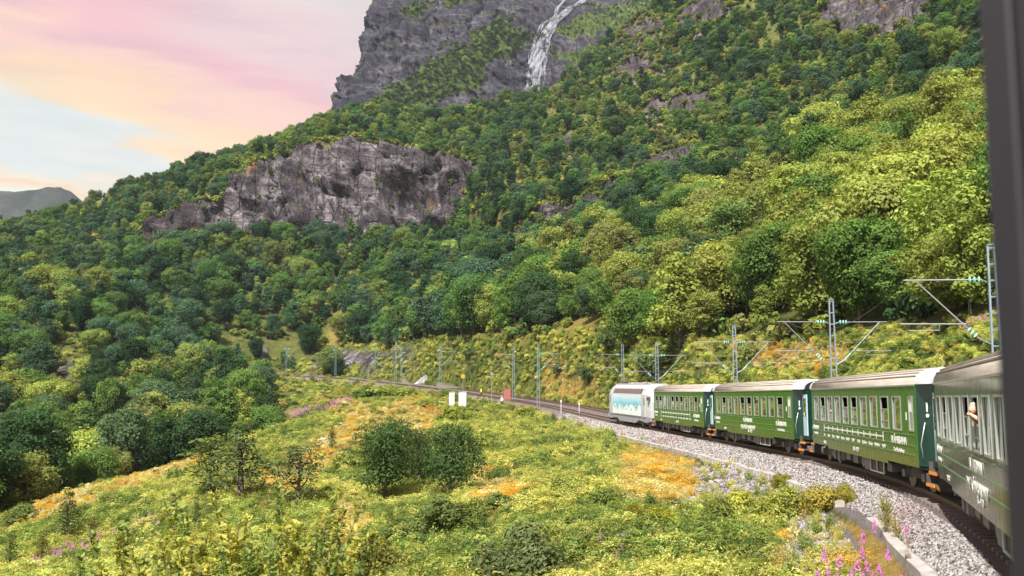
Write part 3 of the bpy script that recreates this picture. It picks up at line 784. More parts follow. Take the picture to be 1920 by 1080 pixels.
def joined(p, name):
    """trunk and crown in one mesh, for the far mass"""
    if p.obj is not None: return p.obj
    a = p.crown; b = p.trunk
    nv = len(a.vertices); V = np.empty(nv * 3, np.float32); a.vertices.foreach_get('co', V)
    V2 = np.empty(len(b.vertices) * 3, np.float32); b.vertices.foreach_get('co', V2)
    F = [tuple(q.vertices) for q in a.polygons] + [tuple(i + nv for i in q.vertices) for q in b.polygons]
    me = bpy.data.meshes.new(name); me.from_pydata(np.concatenate([V, V2]).reshape(-1, 3).tolist(), [], F)
    me.materials.append(MAT['leaf']); me.materials.append(MAT['bark'])
    me.polygons.foreach_set('material_index', np.array([0] * len(a.polygons) + [1] * len(b.polygons), np.int32))
    at = me.color_attributes.new('leaf', 'FLOAT_COLOR', 'POINT')
    c = np.ones((nv + len(b.vertices), 4), np.float32); cc = np.empty(nv * 4, np.float32)
    a.color_attributes['leaf'].data.foreach_get('color', cc); c[:nv] = cc.reshape(-1, 4); at.data.foreach_set('color', c.ravel())
    me.update(); p.obj = bpy.data.objects.new(name, me); return p.obj
FAR = [proto('far_tree', 100 + i, 8.5, w, b, k, kd, 14, 0.33) for i, (w, b, k, kd) in enumerate([(6.4, 1.2, 22, 'round'), (5.6, 1.4, 20, 'round'), (4.6, 1.6, 18, 'cone'), (6.8, 1.0, 24, 'vase'), (5.2, 1.8, 18, 'vase'), (4.0, 1.0, 16, 'col')])]
FINE = [proto('tree', 200 + i, 8.5, w, b, k, kd, 32, 0.20, nb=14) for i, (w, b, k, kd) in enumerate([(6.8, 1.1, 30, 'round'), (6.0, 1.4, 28, 'round'), (4.8, 1.5, 26, 'cone'), (7.2, 1.2, 34, 'vase'), (5.6, 2.0, 26, 'vase'), (4.4, 1.0, 24, 'col')])]
print('protos', round(time.time() - T0, 1))
def scatter(name, P, rotz, scl, tint, idx, objs, tilt=0.0, kind='stuff', label=None):
    """one object whose points carry plants; geometry nodes puts a plant on each point"""
    n = len(P)
    me = bpy.data.meshes.new(name); me.vertices.add(n); me.vertices.foreach_set('co', np.asarray(P, np.float32).ravel())
    rot = np.zeros((n, 3), np.float32); rot[:, 2] = rotz
    if tilt: rot[:, :2] = RNG.normal(0, tilt, (n, 2))
    me.attributes.new('rot', 'FLOAT_VECTOR', 'POINT').data.foreach_set('vector', rot.ravel())
    scl = np.asarray(scl, np.float32)
    if scl.ndim == 1: scl = np.repeat(scl[:, None], 3, 1)
    me.attributes.new('scl', 'FLOAT_VECTOR', 'POINT').data.foreach_set('vector', scl.ravel())
    t4 = np.ones((n, 4), np.float32); t4[:, :3] = tint
    me.attributes.new('tint', 'FLOAT_COLOR', 'POINT').data.foreach_set('color', t4.ravel())
    me.attributes.new('pick', 'INT', 'POINT').data.foreach_set('value', np.asarray(idx, np.int32))
    o = bpy.data.objects.new(name, me); link(o)
    c = bpy.data.collections.new(name + '_kinds')
    for k, ob in enumerate(objs):
        c.objects.link(ob)
    order = sorted(range(len(objs)), key=lambda k: objs[k].name); remap = np.zeros(len(objs), np.int32)
    for a, k in enumerate(order): remap[k] = a
    me.attributes['pick'].data.foreach_set('value', remap[np.asarray(idx, np.int32)])
    ng = bpy.data.node_groups.new(name + '_nodes', 'GeometryNodeTree')
    ng.interface.new_socket('Geometry', in_out='INPUT', socket_type='NodeSocketGeometry')
    ng.interface.new_socket('Geometry', in_out='OUTPUT', socket_type='NodeSocketGeometry')
    N = ng.nodes; Lk = ng.links
    gi = N.new('NodeGroupInput'); go = N.new('NodeGroupOutput')
    ci = N.new('GeometryNodeCollectionInfo'); ci.inputs['Collection'].default_value = c
    ci.inputs['Separate Children'].default_value = True; ci.inputs['Reset Children'].default_value = True
    ip = N.new('GeometryNodeInstanceOnPoints'); ip.inputs['Pick Instance'].default_value = True
    def na(nm, ty):
        q = N.new('GeometryNodeInputNamedAttribute'); q.data_type = ty; q.inputs['Name'].default_value = nm
        return next(s for s in q.outputs if s.enabled and s.name == 'Attribute')
    Lk.new(gi.outputs[0], ip.inputs['Points']); Lk.new(ci.outputs[0], ip.inputs['Instance'])
    Lk.new(na('pick', 'INT'), ip.inputs['Instance Index']); Lk.new(na('rot', 'FLOAT_VECTOR'), ip.inputs['Rotation']); Lk.new(na('scl', 'FLOAT_VECTOR'), ip.inputs['Scale'])
    Lk.new(ip.outputs[0], go.inputs[0])
    mod = o.modifiers.new('plants', 'NODES'); mod.node_group = ng
    tag(o, label, kind=kind)
    return o

# ------------------------------------------------------------------ forest layout
areaH = np.zeros((NR, NC))
e1 = SHEET[1:, :-1] - SHEET[:-1, :-1]; e2 = SHEET[:-1, 1:] - SHEET[:-1, :-1]
ar = np.linalg.norm(np.cross(e1, e2), axis=-1)
slope_up = np.abs(np.cross(e1, e2)[..., 2]) / (ar + 1e-9)
areaH[:-1, :-1] = ar * np.clip(slope_up * 1.6, 0.5, 1)
Vfull = np.concatenate([np.full(NNR, -1.0), VV])[:, None] + np.zeros((1, NC))
nfull = np.full((NR, NC), -60.0); nfull[:NNR] = nN
dens = np.ones((NR, NC))
crest = np.interp(U, [-700, -300, 0, 150, 300, 400, 480, 540, 600, 640], [60, 62, 76, 88, 101, 118, 142, 175, 232, 262])
D_ = SHEET[..., 1]
zone_left = (U < 640) & (D_ > crest) & ((nfull > 9.5) | (nfull < -11) | (np.concatenate([sN, np.zeros((NR - NNR, NC))]) > S_HID + 10))
zone_mid = (U >= 560) & (U < 800) & (nfull < -15) & (V < 668)
nearok = zone_left | zone_mid
dens[:NNR] = nearok[:NNR] * 1.0
lr = (nfull[:NNR] < -11) & (U[:NNR] > 1130) & (V[:NNR] < np.interp(U[:NNR], [1130, 1200, 1300, 1400, 1500, 1700, 1850, 2500], [640, 660, 668, 640, 640, 612, 600, 540]))
dens[:NNR] = np.maximum(dens[:NNR], lr * 1.0)
mrk = mask[..., 0]; dens *= (1 - 0.97 * np.clip(mrk * 1.3, 0, 1))
open_ = in_poly(U, V, [(380, 640), (420, 600), (520, 600), (620, 640), (600, 680), (480, 690)])
dens *= 1 - 0.75 * open_
dens *= (V < 1200)
dens[:NNR] *= 1 - ((U[:NNR] > 505) & (U[:NNR] < 650) & (nfull[:NNR] > 0) & (D_[:NNR] < 290)) * 1.0 - ((U[:NNR] > 450) & (U[:NNR] <= 505) & (D_[:NNR] > 165) & (D_[:NNR] < 290)) * .6
gap = fbm(SHEET / 16.0 + 3, 3)
dens *= np.where(gap < -0.42, 0.12, 1.0)
sfull = np.zeros((NR, NC)); sfull[:NNR] = sN
dens *= 1 - ((nfull < 24) & (nfull > 0) & (D_ > 205) & (sfull < S_HID - 4)) * 0.97
dens *= np.where((Vfull > 4.2), 0.15, 1)
w = (areaH * dens).ravel(); w /= w.sum()
cand = RNG.choice(NR * NC, size=30000, p=w)
PT = SHEET.reshape(-1, 3)[cand] + RNG.uniform(-1, 1, (30000, 3)) * np.array([0.7, 0.7, 0])
grid = {}; keep = []
for i, p in enumerate(PT):
    far_ = p[1] > 300
    r = 4.0 if p[1] > 340 else (4.2 if p[1] > 230 else 4.7)
    if p[0] < -30 and p[1] < 260: r = 3.4
    r *= 0.75 + 0.5 * (cand[i] % 97) / 97
    c = (int(p[0] // 4), int(p[1] // 4), int(p[2] // 4)); ok = True
    for dx in (-1, 0, 1):
        for dy in (-1, 0, 1):
            for dz in (-1, 0, 1):
                for q in grid.get((c[0] + dx, c[1] + dy, c[2] + dz), ()):
                    if (q[0] - p[0]) ** 2 + (q[1] - p[1]) ** 2 + (q[2] - p[2]) ** 2 < r * r: ok = False; break
                if not ok: break
            if not ok: break
        if not ok: break
    if ok: grid.setdefault(c, []).append(p); keep.append(i)
PT = PT[keep]; candk = cand[keep]
print('trees', len(PT), round(time.time() - T0, 1))
tu, tv = proj(PT); vk = Vfull.ravel()[candk]; rk = mrk.ravel()[candk]
nT = len(PT)
hgt = RNG.uniform(5.0, 11.0, nT)
hgt *= np.where(vk > 2.0, 0.80, 1.0) * np.where(rk > 0.3, 0.5, 1.0)
hgt *= 1 + 0.22 * vnoise(PT / 25.0)
hgt[(PT[:, 1] < 230) & (PT[:, 0] > -30)] *= 1.22
hgt[(PT[:, 0] < -30) & (PT[:, 1] < 260)] *= .95
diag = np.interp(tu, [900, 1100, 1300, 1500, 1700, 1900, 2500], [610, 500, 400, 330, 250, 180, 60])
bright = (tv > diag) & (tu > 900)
# tints by stand: species colour with the light on the slope painted in, lighter low down, darker higher up
PAL = {'lime': (0.245, 0.285, 0.070), 'mid': (0.115, 0.190, 0.048), 'dark': (0.040, 0.080, 0.032), 'blue': (0.085, 0.145, 0.072), 'olive': (0.185, 0.205, 0.065), 'gold': (0.25, 0.265, 0.05)}
PN_ = list(PAL)
nse = fbm(PT / 30.0, 3)
prob = np.zeros((nT, 6))
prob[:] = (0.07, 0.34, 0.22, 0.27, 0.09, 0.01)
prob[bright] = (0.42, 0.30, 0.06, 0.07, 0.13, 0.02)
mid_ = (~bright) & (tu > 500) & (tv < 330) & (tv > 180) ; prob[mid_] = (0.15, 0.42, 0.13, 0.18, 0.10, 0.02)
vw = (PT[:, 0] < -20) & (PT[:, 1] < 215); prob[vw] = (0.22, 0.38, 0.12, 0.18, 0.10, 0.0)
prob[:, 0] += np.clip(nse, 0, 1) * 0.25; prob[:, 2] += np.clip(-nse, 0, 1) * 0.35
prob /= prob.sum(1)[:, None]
pick_t = (prob.cumsum(1) > RNG.random(nT)[:, None]).argmax(1)
pick_t = np.where(rk > 0.3, 4, pick_t)
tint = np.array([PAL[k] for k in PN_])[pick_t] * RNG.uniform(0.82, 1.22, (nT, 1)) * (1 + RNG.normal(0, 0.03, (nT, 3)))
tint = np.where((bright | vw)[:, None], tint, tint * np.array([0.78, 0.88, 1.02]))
kindx = RNG.integers(0, 6, nT)
# how much of each tree the view shows: paint crowns far to near
crownW = hgt * 0.75
buf = np.full((270, 480), -1, int)
order = np.argsort(-PT[:, 1])
cen = PT + np.stack([0 * hgt, 0 * hgt, hgt * 0.55], 1); cu, cv = proj(cen); cr_ = FPX * crownW * 0.5 / cen[:, 1] / 4
for i in order:
    x, y, r = cu[i] / 4, cv[i] / 4, cr_[i]
    if x < -r or x > 480 + r or y < -r or y > 270 + r: continue
    x0, x1, y0, y1 = max(0, int(x - r)), min(480, int(x + r) + 1), max(0, int(y - r)), min(270, int(y + r * 1.1) + 1)
    if x1 <= x0 or y1 <= y0: continue
    yy, xx = np.mgrid[y0:y1, x0:x1]
    mm = (xx - x) ** 2 + ((yy - y) / 1.1) ** 2 <= r * r; buf[y0:y1, x0:x1][mm] = i
buf[175:, 300:470] = -1 if False else buf[175:, 300:470]
cnt = np.bincount(buf[buf >= 0], minlength=nT)
hidden = np.zeros(nT, bool)
cand2 = np.argsort(-cnt)[:600]; chosen = []
for i in cand2:
    if cu[i] > 1835: continue
    tgt = Vector(cen[i] + np.array([0, 0, hgt[i] * 0.25])); dist = tgt.length
    h = BVH.ray_cast(Vector((0, 0, 0)), tgt.normalized(), dist - 2)
    if h[0] is None: chosen.append(i)
    if len(chosen) >= 255: break
chosen = np.array(chosen); rest = np.setdiff1d(np.arange(nT), chosen)
COLW = {'lime': 'yellow-green', 'mid': 'mid green', 'dark': 'dark green', 'blue': 'cool grey-green', 'olive': 'dull olive', 'gold': 'golden yellow'}
SHAPE = ['broad round', 'rounded', 'tapering', 'broad spreading', 'upswept', 'narrow upright']
LAB = []
def put_tree(name, P, rz, s, tint_, pr, label, cat, group=None, part_names=('trunk', 'crown'), shared=None):
    t = thing(name, label, cat, P, rz, group, s)
    for nm, m_ in ((part_names[0], pr.trunk), (part_names[1], pr.crown)):
        if m_ is None: continue
        o = bpy.data.objects.new(nm, m_); link(o, t); o['tint'] = tuple(float(v) for v in tint_)
    return t
for i in chosen:
    p = PT[i]; u_, v_ = tu[i], tv[i]; cn = PN_[pick_t[i]]; k = kindx[i]
    if u_ < 600 and p[1] < 230 and p[0] < 0 and v_ > 640: where = 'in the wood filling the valley below the meadow'
    elif v_ > diag[i] and u_ > 900 and p[1] < 120: where = 'at the lower edge of the wood behind the coaches'
    elif u_ > 1100 and p[1] < 180: where = 'in the wood low on the slope behind the train'
    elif u_ > 1100: where = 'higher up the steep wooded slope behind the train'
    elif u_ > 800: where = 'in the wood above the open bank beyond the line'
    elif vk[i] > 2: where = 'in the wood above the grey rock face'
    elif u_ < 400: where = 'on the shaded hillside across the valley'
    else: where = 'in the wood below the grey rock face'
    col_ = [w_ for lim, w_ in ((150, 'near the valley mouth'), (300, 'under the low ridge'), (480, 'under the thin rock end'), (620, 'under the rock face'), (740, 'under the streaked rock'), (830, 'under the cave'), (960, 'above the white cabinets'), (1150, 'above the open bank'), (1232, 'above the locomotive'), (1345, 'above the fourth coach'), (1522, 'above the third coach'), (1750, 'above the route diagram coach'), (9999, 'above the nearest coach')) if u_ < lim][0]
    if 'valley' in where: col_ = ['in the outer valley wood', 'in the valley wood', 'in the wood by the meadow', 'in the wood below the curve'][int(min(3, max(0, u_ // 150)))]
    band = 'high' if v_ < 300 else ('halfway up' if v_ < 450 else ('low' if v_ < 600 else 'lowest'))
    sz = 'tall' if hgt[i] > 10 else ('small' if hgt[i] < 7 else '')
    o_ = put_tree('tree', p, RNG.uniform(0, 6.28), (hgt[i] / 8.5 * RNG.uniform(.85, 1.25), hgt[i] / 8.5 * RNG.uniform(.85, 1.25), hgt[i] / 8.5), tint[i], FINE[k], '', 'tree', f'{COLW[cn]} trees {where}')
    sz = sz if len(band) < 8 else ''
    LAB.append((o_, f'{sz} {SHAPE[k]} {COLW[cn]} tree'.strip(), f'{band} on the slope {col_}' if 'valley' not in col_ or 'mouth' in col_ else col_, v_))
ORD = ['', 'second ', 'third ', 'fourth ', 'fifth ', 'sixth ', 'seventh ', 'eighth ', 'ninth ', 'tenth ', 'eleventh ', 'twelfth ']
from collections import defaultdict
bag = defaultdict(list)
for o_, a_, b_, v_ in LAB: bag[(a_, b_)].append((v_, o_))
for (a_, b_), L_ in bag.items():
    L_.sort(key=lambda q: q[0])
    for j_, (v_, o_) in enumerate(L_): o_['label'] = f'{a_} {b_}' if len(L_) == 1 else f'{a_} {b_}, {ORD[j_]}highest'
if len(rest):
    near_far = PT[rest][:, 1] < 175
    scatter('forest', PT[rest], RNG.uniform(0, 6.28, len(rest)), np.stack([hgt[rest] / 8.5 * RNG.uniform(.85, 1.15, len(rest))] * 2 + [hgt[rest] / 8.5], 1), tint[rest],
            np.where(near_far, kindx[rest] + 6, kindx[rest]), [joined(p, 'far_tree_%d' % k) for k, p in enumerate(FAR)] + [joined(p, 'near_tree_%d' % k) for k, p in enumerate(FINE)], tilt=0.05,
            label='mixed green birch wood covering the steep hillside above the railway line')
# small growth on ledges, between the trees and on the massif
def bush_proto(name, seed, W, H, k, per, leaf, aspect=1.6, skirt=0.1):
    rng = np.random.default_rng(seed); L = []
    for i in range(k):
        a = i * 2.399; t = (i + .5) / k; z = H * (skirt + 0.62 * rng.random() * (1 - 0.5 * t)); rr_ = W * 0.5 * math.sqrt(t) * 0.72
        r = W * rng.uniform(0.13, 0.22)
        L.append(((rr_ * math.cos(a), rr_ * math.sin(a), z), (r, r, r * rng.uniform(0.7, 1.2) * H / W * 1.2), rng.uniform(0.75, 1.25)))
    V, F, c = lobes_crown(rng, L, per, leaf, aspect, under=0.5, wob=0.4)
    V[:, 2] = np.maximum(V[:, 2], -0.05)
    cm = np_mesh(name, V, F, [MAT['leaf']], cols={'leaf': ('POINT', c)})
    tm = MB()
    for i in range(5):
        a = rng.uniform(0, 6.28); q = L[rng.integers(0, k)][0]; tm.tube([(0.05 * math.cos(a), 0.05 * math.sin(a), -0.1), (q[0] * .5, q[1] * .5, q[2] * .6), q], [0.03 * W, 0.018 * W, 0.006], 4, cap=False)
    return Proto(cm, tm.mesh(name + '_stems', MAT['bark'], True), H, W)
BUSHFAR = [bush_proto('far_bush', 300 + i, 2.0, h, 10, 16, 0.26) for i, h in enumerate((1.3, 1.6, 1.1))]
BUSHMID = [bush_proto('mid_bush', 310 + i, 2.0, h, 14, 75, 0.105) for i, h in enumerate((1.4, 1.7, 1.1, 1.5))]
BUSHFINE = [bush_proto('bush', 320 + i, 2.0, h, 18, 190, 0.062, 1.9) for i, h in enumerate((1.5, 1.8, 1.2))]
# ledge shrubs on the hill
wS = areaH[NNR:] * (0.25 + 0.8 * (soft > 0.05) * (soft < 0.95) + 0.0 * (soft > 0.9)) * np.where(soft > .9, .35, 1)
wS = wS * (VV < 4.1)[:, None]; wS = wS.ravel() / wS.sum()
ci = RNG.choice(wS.size, 13000, p=wS); PS = hill.reshape(-1, 3)[ci]; rs_ = soft.ravel()[ci]
ts = np.array([PAL[k] for k in ('lime', 'mid', 'olive', 'gold', 'dark')])[RNG.choice(5, len(ci), p=(0.25, 0.35, 0.2, 0.08, 0.12))] * RNG.uniform(0.7, 1.2, (len(ci), 1))
sc_ = RNG.uniform(0.6, 2.5, len(ci)) * np.where(rs_ > 0.9, 0.4, 1)
uS, vS = proj(PS); cave_in = (((uS - 752) / 55) ** 2 + ((vS - 380) / 45) ** 2) > 1
PS, ts, sc_ = PS[cave_in], ts[cave_in], sc_[cave_in]
# massif ledges
wM = np.zeros((NV, NU)); e1 = MP[1:, :-1] - MP[:-1, :-1]; e2 = MP[:-1, 1:] - MP[:-1, :-1]
wM[:-1, :-1] = np.linalg.norm(np.cross(e1, e2), axis=-1); wM *= mg + 0.012; wM[:, uu < 0] = 0; wM = wM.ravel() / wM.sum()
cm_ = RNG.choice(wM.size, 2600, p=wM); PM = MP.reshape(-1, 3)[cm_]
uM, vM = proj(PM); pr1 = uM > 1035
sM = RNG.uniform(1.0, 2.6, len(cm_)) * np.where(pr1, 0.55, 1); tM = np.array([PAL['mid'], PAL['dark'], PAL['blue'], PAL['lime']])[RNG.choice(4, len(cm_), p=(.3, .35, .3, .05))] * .85 * RNG.uniform(.75, 1.2, (len(cm_), 1))
PA = np.concatenate([PS, PM]); n_ = len(PA)
scatter('undergrowth', PA, RNG.uniform(0, 6.28, n_), np.concatenate([sc_, sM]), np.concatenate([ts, tM]), RNG.integers(0, 3, n_), [joined(p, 'far_bush_%d' % k) for k, p in enumerate(BUSHFAR)], tilt=0.15,
        label='low green scrub on the ledges and between the trees of the hillside')
print('forest', round(time.time() - T0, 1))
for o_, a_, b_, v_ in LAB:
    w_ = o_['label'].replace(' the ', ' ').split() if len(o_['label'].split()) > 16 else o_['label'].split()
    o_['label'] = ' '.join(w_ if len(w_) <= 16 else [q for q in w_ if q not in ('broad', 'cool')])
# ------------------------------------------------------------------ meadow plants
def cells(Wt, n, S=None):
    """n random surface points over the sheet, weight per cell"""
    S = SHEET if S is None else S
    Wt = Wt.copy(); Wt[-1] = 0; Wt[:, -1] = 0
    p = Wt.ravel() / Wt.sum(); c = RNG.choice(Wt.size, n, p=p)
    r, k = np.divmod(c, Wt.shape[1]); a, b = RNG.random(n)[:, None], RNG.random(n)[:, None]
    P = S[r, k] * (1 - a) * (1 - b) + S[r, k + 1] * a * (1 - b) + S[r + 1, k] * (1 - a) * b + S[r + 1, k + 1] * a * b
    return P, r, k
def blades(rng, n, h, spread, w, bend=0.5, tip=None):
    V = []; F = []; C = []
    for i in range(n):
        a = rng.uniform(0, 6.28); r0 = spread * 0.35 * math.sqrt(rng.random()); hh = h * rng.uniform(0.55, 1.15); out = spread * rng.uniform(0.3, 1.0) * bend
        d = np.array([math.cos(a), math.sin(a), 0]); sd = np.array([-d[1], d[0], 0]) * w * 0.5
        b = d * r0; m_ = b + d * out * 0.35 + np.array([0, 0, hh * 0.62]); t = b + d * out + np.array([0, 0, hh * (1.0 - 0.25 * bend)])
        k = len(V); V += [b - sd, b + sd, m_ - sd * .8, m_ + sd * .8, t]; F += [(k, k + 1, k + 3, k + 2), (k + 2, k + 3, k + 4)]
        v = rng.uniform(0.7, 1.3); tp = tip if tip is not None else (1, 1, 1)
        C += [(v * .75, v * .75, v * .75, 1)] * 2 + [(v, v, v, 1)] * 2 + [(v * tp[0], v * tp[1], v * tp[2], 1)]
    return V, F, C
def tuft(name, seed, n, h, spread, w, bend=0.5, tip=None):
    V, F, C = blades(np.random.default_rng(seed), n, h, spread, w, bend, tip)
    me = np_mesh(name, V, F, [MAT['leaf']], cols={'leaf': ('POINT', np.array(C))})
    return bpy.data.objects.new(name, me)
def fern(name, seed, fr_n=8, L=0.7, h=0.55):
    rng = np.random.default_rng(seed); C = []; N = []; S = []; v = []
    for i in range(fr_n):
        a = i * 6.28 / fr_n + rng.uniform(-.3, .3); l = L * rng.uniform(.7, 1.1); hh = h * rng.uniform(.7, 1.2)
        for t in np.linspace(0.12, 1, 11):
            wd = 0.20 * l * math.sin(math.pi * (0.12 + 0.85 * (1 - t) ** 0.8)) + 0.02
            p = np.array([math.cos(a) * l * t, math.sin(a) * l * t, hh * math.sin(min(1.0, t * 1.1) * 2.1)])
            sd = np.array([-math.sin(a), math.cos(a), 0])
            for q in (-1, -.5, .5, 1):
                C.append(p + sd * wd * q); N.append(np.array([math.cos(a) * 0.4 * t, math.sin(a) * .4 * t, 1]) + rng.normal(size=3) * .25); S.append(0.038 + 0.02 * rng.random()); v.append(rng.uniform(.75, 1.25))
    V, F, c = leaves_mesh(np.array(C), np.array(N), np.array(S), 1.8, rng, val=np.array(v))
    return bpy.data.objects.new(name, np_mesh(name, V, F, [MAT['leaf']], cols={'leaf': ('POINT', c)}))
def herb(name, seed, n=420, R_=0.42, H=0.62, leaf=0.050, asp=2.1):
    rng = np.random.default_rng(seed)
    d = rng.normal(size=(n, 3)); d /= np.linalg.norm(d, axis=1)[:, None]; d[:, 2] = np.abs(d[:, 2])
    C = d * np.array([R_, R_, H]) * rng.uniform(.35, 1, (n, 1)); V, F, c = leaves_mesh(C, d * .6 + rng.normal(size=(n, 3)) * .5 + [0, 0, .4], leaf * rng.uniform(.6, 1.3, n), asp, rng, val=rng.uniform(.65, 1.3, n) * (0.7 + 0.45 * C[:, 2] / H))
    return bpy.data.objects.new(name, np_mesh(name, V, F, [MAT['leaf']], cols={'leaf': ('POINT', c)}))
COVER = [tuft('cover_a_grass', 1, 60, 0.5, 0.5, 0.018, 0.6), tuft('cover_b_grass', 2, 55, 0.62, 0.4, 0.016, 0.35, (1.5, 1.2, 0.8)), tuft('cover_c_straw', 3, 70, 0.6, 0.45, 0.012, 0.5, (1.35, 1.25, 1.3)),
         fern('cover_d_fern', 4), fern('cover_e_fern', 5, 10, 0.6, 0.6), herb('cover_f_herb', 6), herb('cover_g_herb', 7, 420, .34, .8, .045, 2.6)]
GR, ST, FE, HE = (0, 1), (2,), (3, 4), (5, 6)
onearea = np.zeros((NR, NC)); onearea[:-1, :-1] = ar
vis_w = np.minimum(1.0, (30.0 / np.maximum(D_, 1)) ** 1.7)
grv = mask[..., 2] > 0.4
nearkerb = (nfull > 0) & (nfull < kerb_n(D_) + 1.3) & (D_ < 90)
inside = (~nearkerb) & (U > -250) & (U < 2150) & (V < 1300) & (D_ > 5) & (Vfull < 0)
wmask = onearea * vis_w * inside * (~grv) * (1 - 0.9 * (mask[..., 0] > .5)) * np.where(zone_left & (D_ > crest + 12), 0.12, 1) * np.where((nfull < -11) & (U > 1700), 0.3, 1)
P, r_, k_ = cells(wmask, 62000)
och_v = mask[r_, k_, 1] > 0.5; n_v = nfull[r_, k_]; d_v = P[:, 1]
zn = fbm(P / 6.0, 3); zf = fbm(P / 2.2 + 40, 2)
typ = np.where(och_v, RNG.choice([2, 1, 0, 5, 3], len(P), p=(.52, .2, .08, .1, .1)), RNG.choice([0, 1, 2, 3, 4, 5, 6], len(P), p=(.28, .20, .12, .05, .05, .15, .15)))
TC = {'lime': (0.38, 0.405, 0.11), 'yel': (0.48, 0.45, 0.14), 'grn': (0.20, 0.26, 0.065), 'dk': (0.09, 0.14, 0.045), 'str': (0.56, 0.49, 0.26), 'org': (0.50, 0.31, 0.055)}
TCa = np.array([TC[k] for k in ('lime', 'yel', 'grn', 'dk', 'str', 'org')])
a = np.where(och_v, RNG.choice([1, 4, 5], len(P), p=(.28, .46, .26)), np.where(zn > 0.25, RNG.choice([0, 1, 2], len(P), p=(.5, .35, .15)), np.where(zn < -0.2, RNG.choice([2, 3, 0], len(P), p=(.5, .3, .2)), RNG.choice([0, 2, 1, 3], len(P), p=(.38, .32, .12, .18)))))
a = np.where(och_v & (zf > .5), 5, a)
tnt = TCa[a] * RNG.uniform(.8, 1.2, (len(P), 1)) * (1 + 0.25 * zf[:, None])
s = RNG.uniform(.6, 1.25, len(P)) * np.interp(d_v, [15, 60, 160], [0.85, 1.05, 1.5]) * np.where(och_v, .8, 1.0)
P[:, 2] -= 0.03
scatter('meadow_grass', P, RNG.uniform(0, 6.28, len(P)), s, tnt, typ, COVER, tilt=.12, label='yellow-green meadow of grass, ferns and herbs falling away beside the track')
# sparse weeds on the gravel and along the kerb
wg = onearea * vis_w * (nfull > 3.9) * (nfull < 12) * grv * (D_ < 140) * (D_ > 8)
P, r_, k_ = cells(wg, 420)
scatter('weeds', P, RNG.uniform(0, 6.28, len(P)), RNG.uniform(.3, .8, len(P)), TCa[RNG.choice([0, 1, 2, 4], len(P))] * RNG.uniform(.8, 1.2, (len(P), 1)), RNG.choice([0, 1, 2, 5, 6], len(P)), [o.copy() for o in COVER], tilt=.1, label='thin weeds growing through the loose stones below the kerb')
rubN = np.zeros((NR, NC)); rubN[:NNR] = rub
# brush: waist-high bushes too many to count
wb = onearea * inside * (~grv) * (1 - 0.8 * (mask[..., 0] > .5)) * np.clip(1 - D_ / 400, 0, 1)
lush = in_poly(U, V, [(700, 745), (960, 745), (1100, 790), (1200, 830), (1180, 900), (1000, 960), (940, 900), (890, 850), (860, 780)])
bank = (nfull < -9.5) & (U > 560)
deep = in_poly(U, V, [(540, 700), (760, 740), (720, 800), (560, 760)])
sides = (nfull > 12.5)
wb = wb * (1 - ((nfull > 0) & (nfull < kerb_n(D_) + 2.2)) * 1.0) * (1 - (rubN > 0) * .97) * (lush * 1.0 + bank * 1.0 + deep * .7 + sides * .42) * (1 - .75 * (mask[..., 1] > .5)) * np.where(zone_left, 1.0, 1) * (1 - ((nfull > 0) & (nfull < 9) & (D_ > 175)) * .9)
wb *= np.minimum(1, (60 / np.maximum(D_, 1)) ** 0.8)
P, r_, k_ = cells(wb, 9000)
zn = fbm(P / 9.0 + 5, 3); n_v = nfull[r_, k_]
s = RNG.uniform(.35, 1.0, len(P)) * np.where(n_v < -9.5, .8, .9) * np.interp(P[:, 1], [20, 60, 200], [.40, .72, 1.2]) * np.where(nearok[r_, k_], 1.3, 1)
BT = np.array([(0.33, 0.36, 0.09), (0.43, 0.42, 0.12), (0.165, 0.225, 0.06), (0.085, 0.135, 0.05), (0.42, 0.31, 0.08)])
a = np.where(n_v < -9.5, RNG.choice(5, len(P), p=(.45, .27, .18, .06, .04)), np.where(zn > .2, RNG.choice(5, len(P), p=(.45, .35, .12, .04, .04)), RNG.choice(5, len(P), p=(.34, .14, .3, .18, .04))))
scatter('brush', P, RNG.uniform(0, 6.28, len(P)), s, BT[a] * RNG.uniform(.8, 1.2, (len(P), 1)) * np.where(n_v < -9.5, 1.2, 1.0)[:, None], np.where(P[:, 1] < 60, RNG.integers(4, 7, len(P)), RNG.integers(0, 4, len(P))), [joined(p, 'mid_bush_%d' % k) for k, p in enumerate(BUSHMID)] + [joined(p, 'fine_bush_%d' % k) for k, p in enumerate(BUSHFINE)], tilt=.12,
        label='waist-high yellow-green brush covering the embankment and the open bank')

# ------------------------------------------------------------------ stones
def mk_stone():
    t = NT('stone'); ti = t.attr('tint', 'INSTANCER'); p = t.coord('Object')
    n = t.noise(p, 4, 5, 0.65)
    c = t.mix(1.0, ti.outputs['Color'], t.ramp(n, [(0.3, 0.55), (0.7, 1.25)]), 'MULTIPLY')
    return t.bsdf(c, 0.85, normal=t.bump(n, 0.6, 0.1), spec=0.3)
MAT['stone'] = mk_stone()
def stone_mesh(name, seed, sub=1, rough=.25, mat=None):
    import bmesh
    bm = bmesh.new(); bmesh.ops.create_icosphere(bm, subdivisions=sub, radius=0.5)
    V = np.array([v.co[:] for v in bm.verts]); rng = np.random.default_rng(seed)
    V = V * (1 + rough * fbm(V * 2.2 + seed * 3.7, 3)[:, None]) * rng.uniform(.65, 1.1, 3)
    for _ in range(5):                                   # knock a few flat faces on
        nrm = rng.normal(size=3); nrm /= np.linalg.norm(nrm); dd = V @ nrm; lim = rng.uniform(.26, .38); V = V - np.maximum(dd - lim, 0)[:, None] * nrm
    F = [tuple(v.index for v in f.verts) for f in bm.faces]; bm.free()
    return np_mesh(name, V, F, [mat or MAT['stone']])
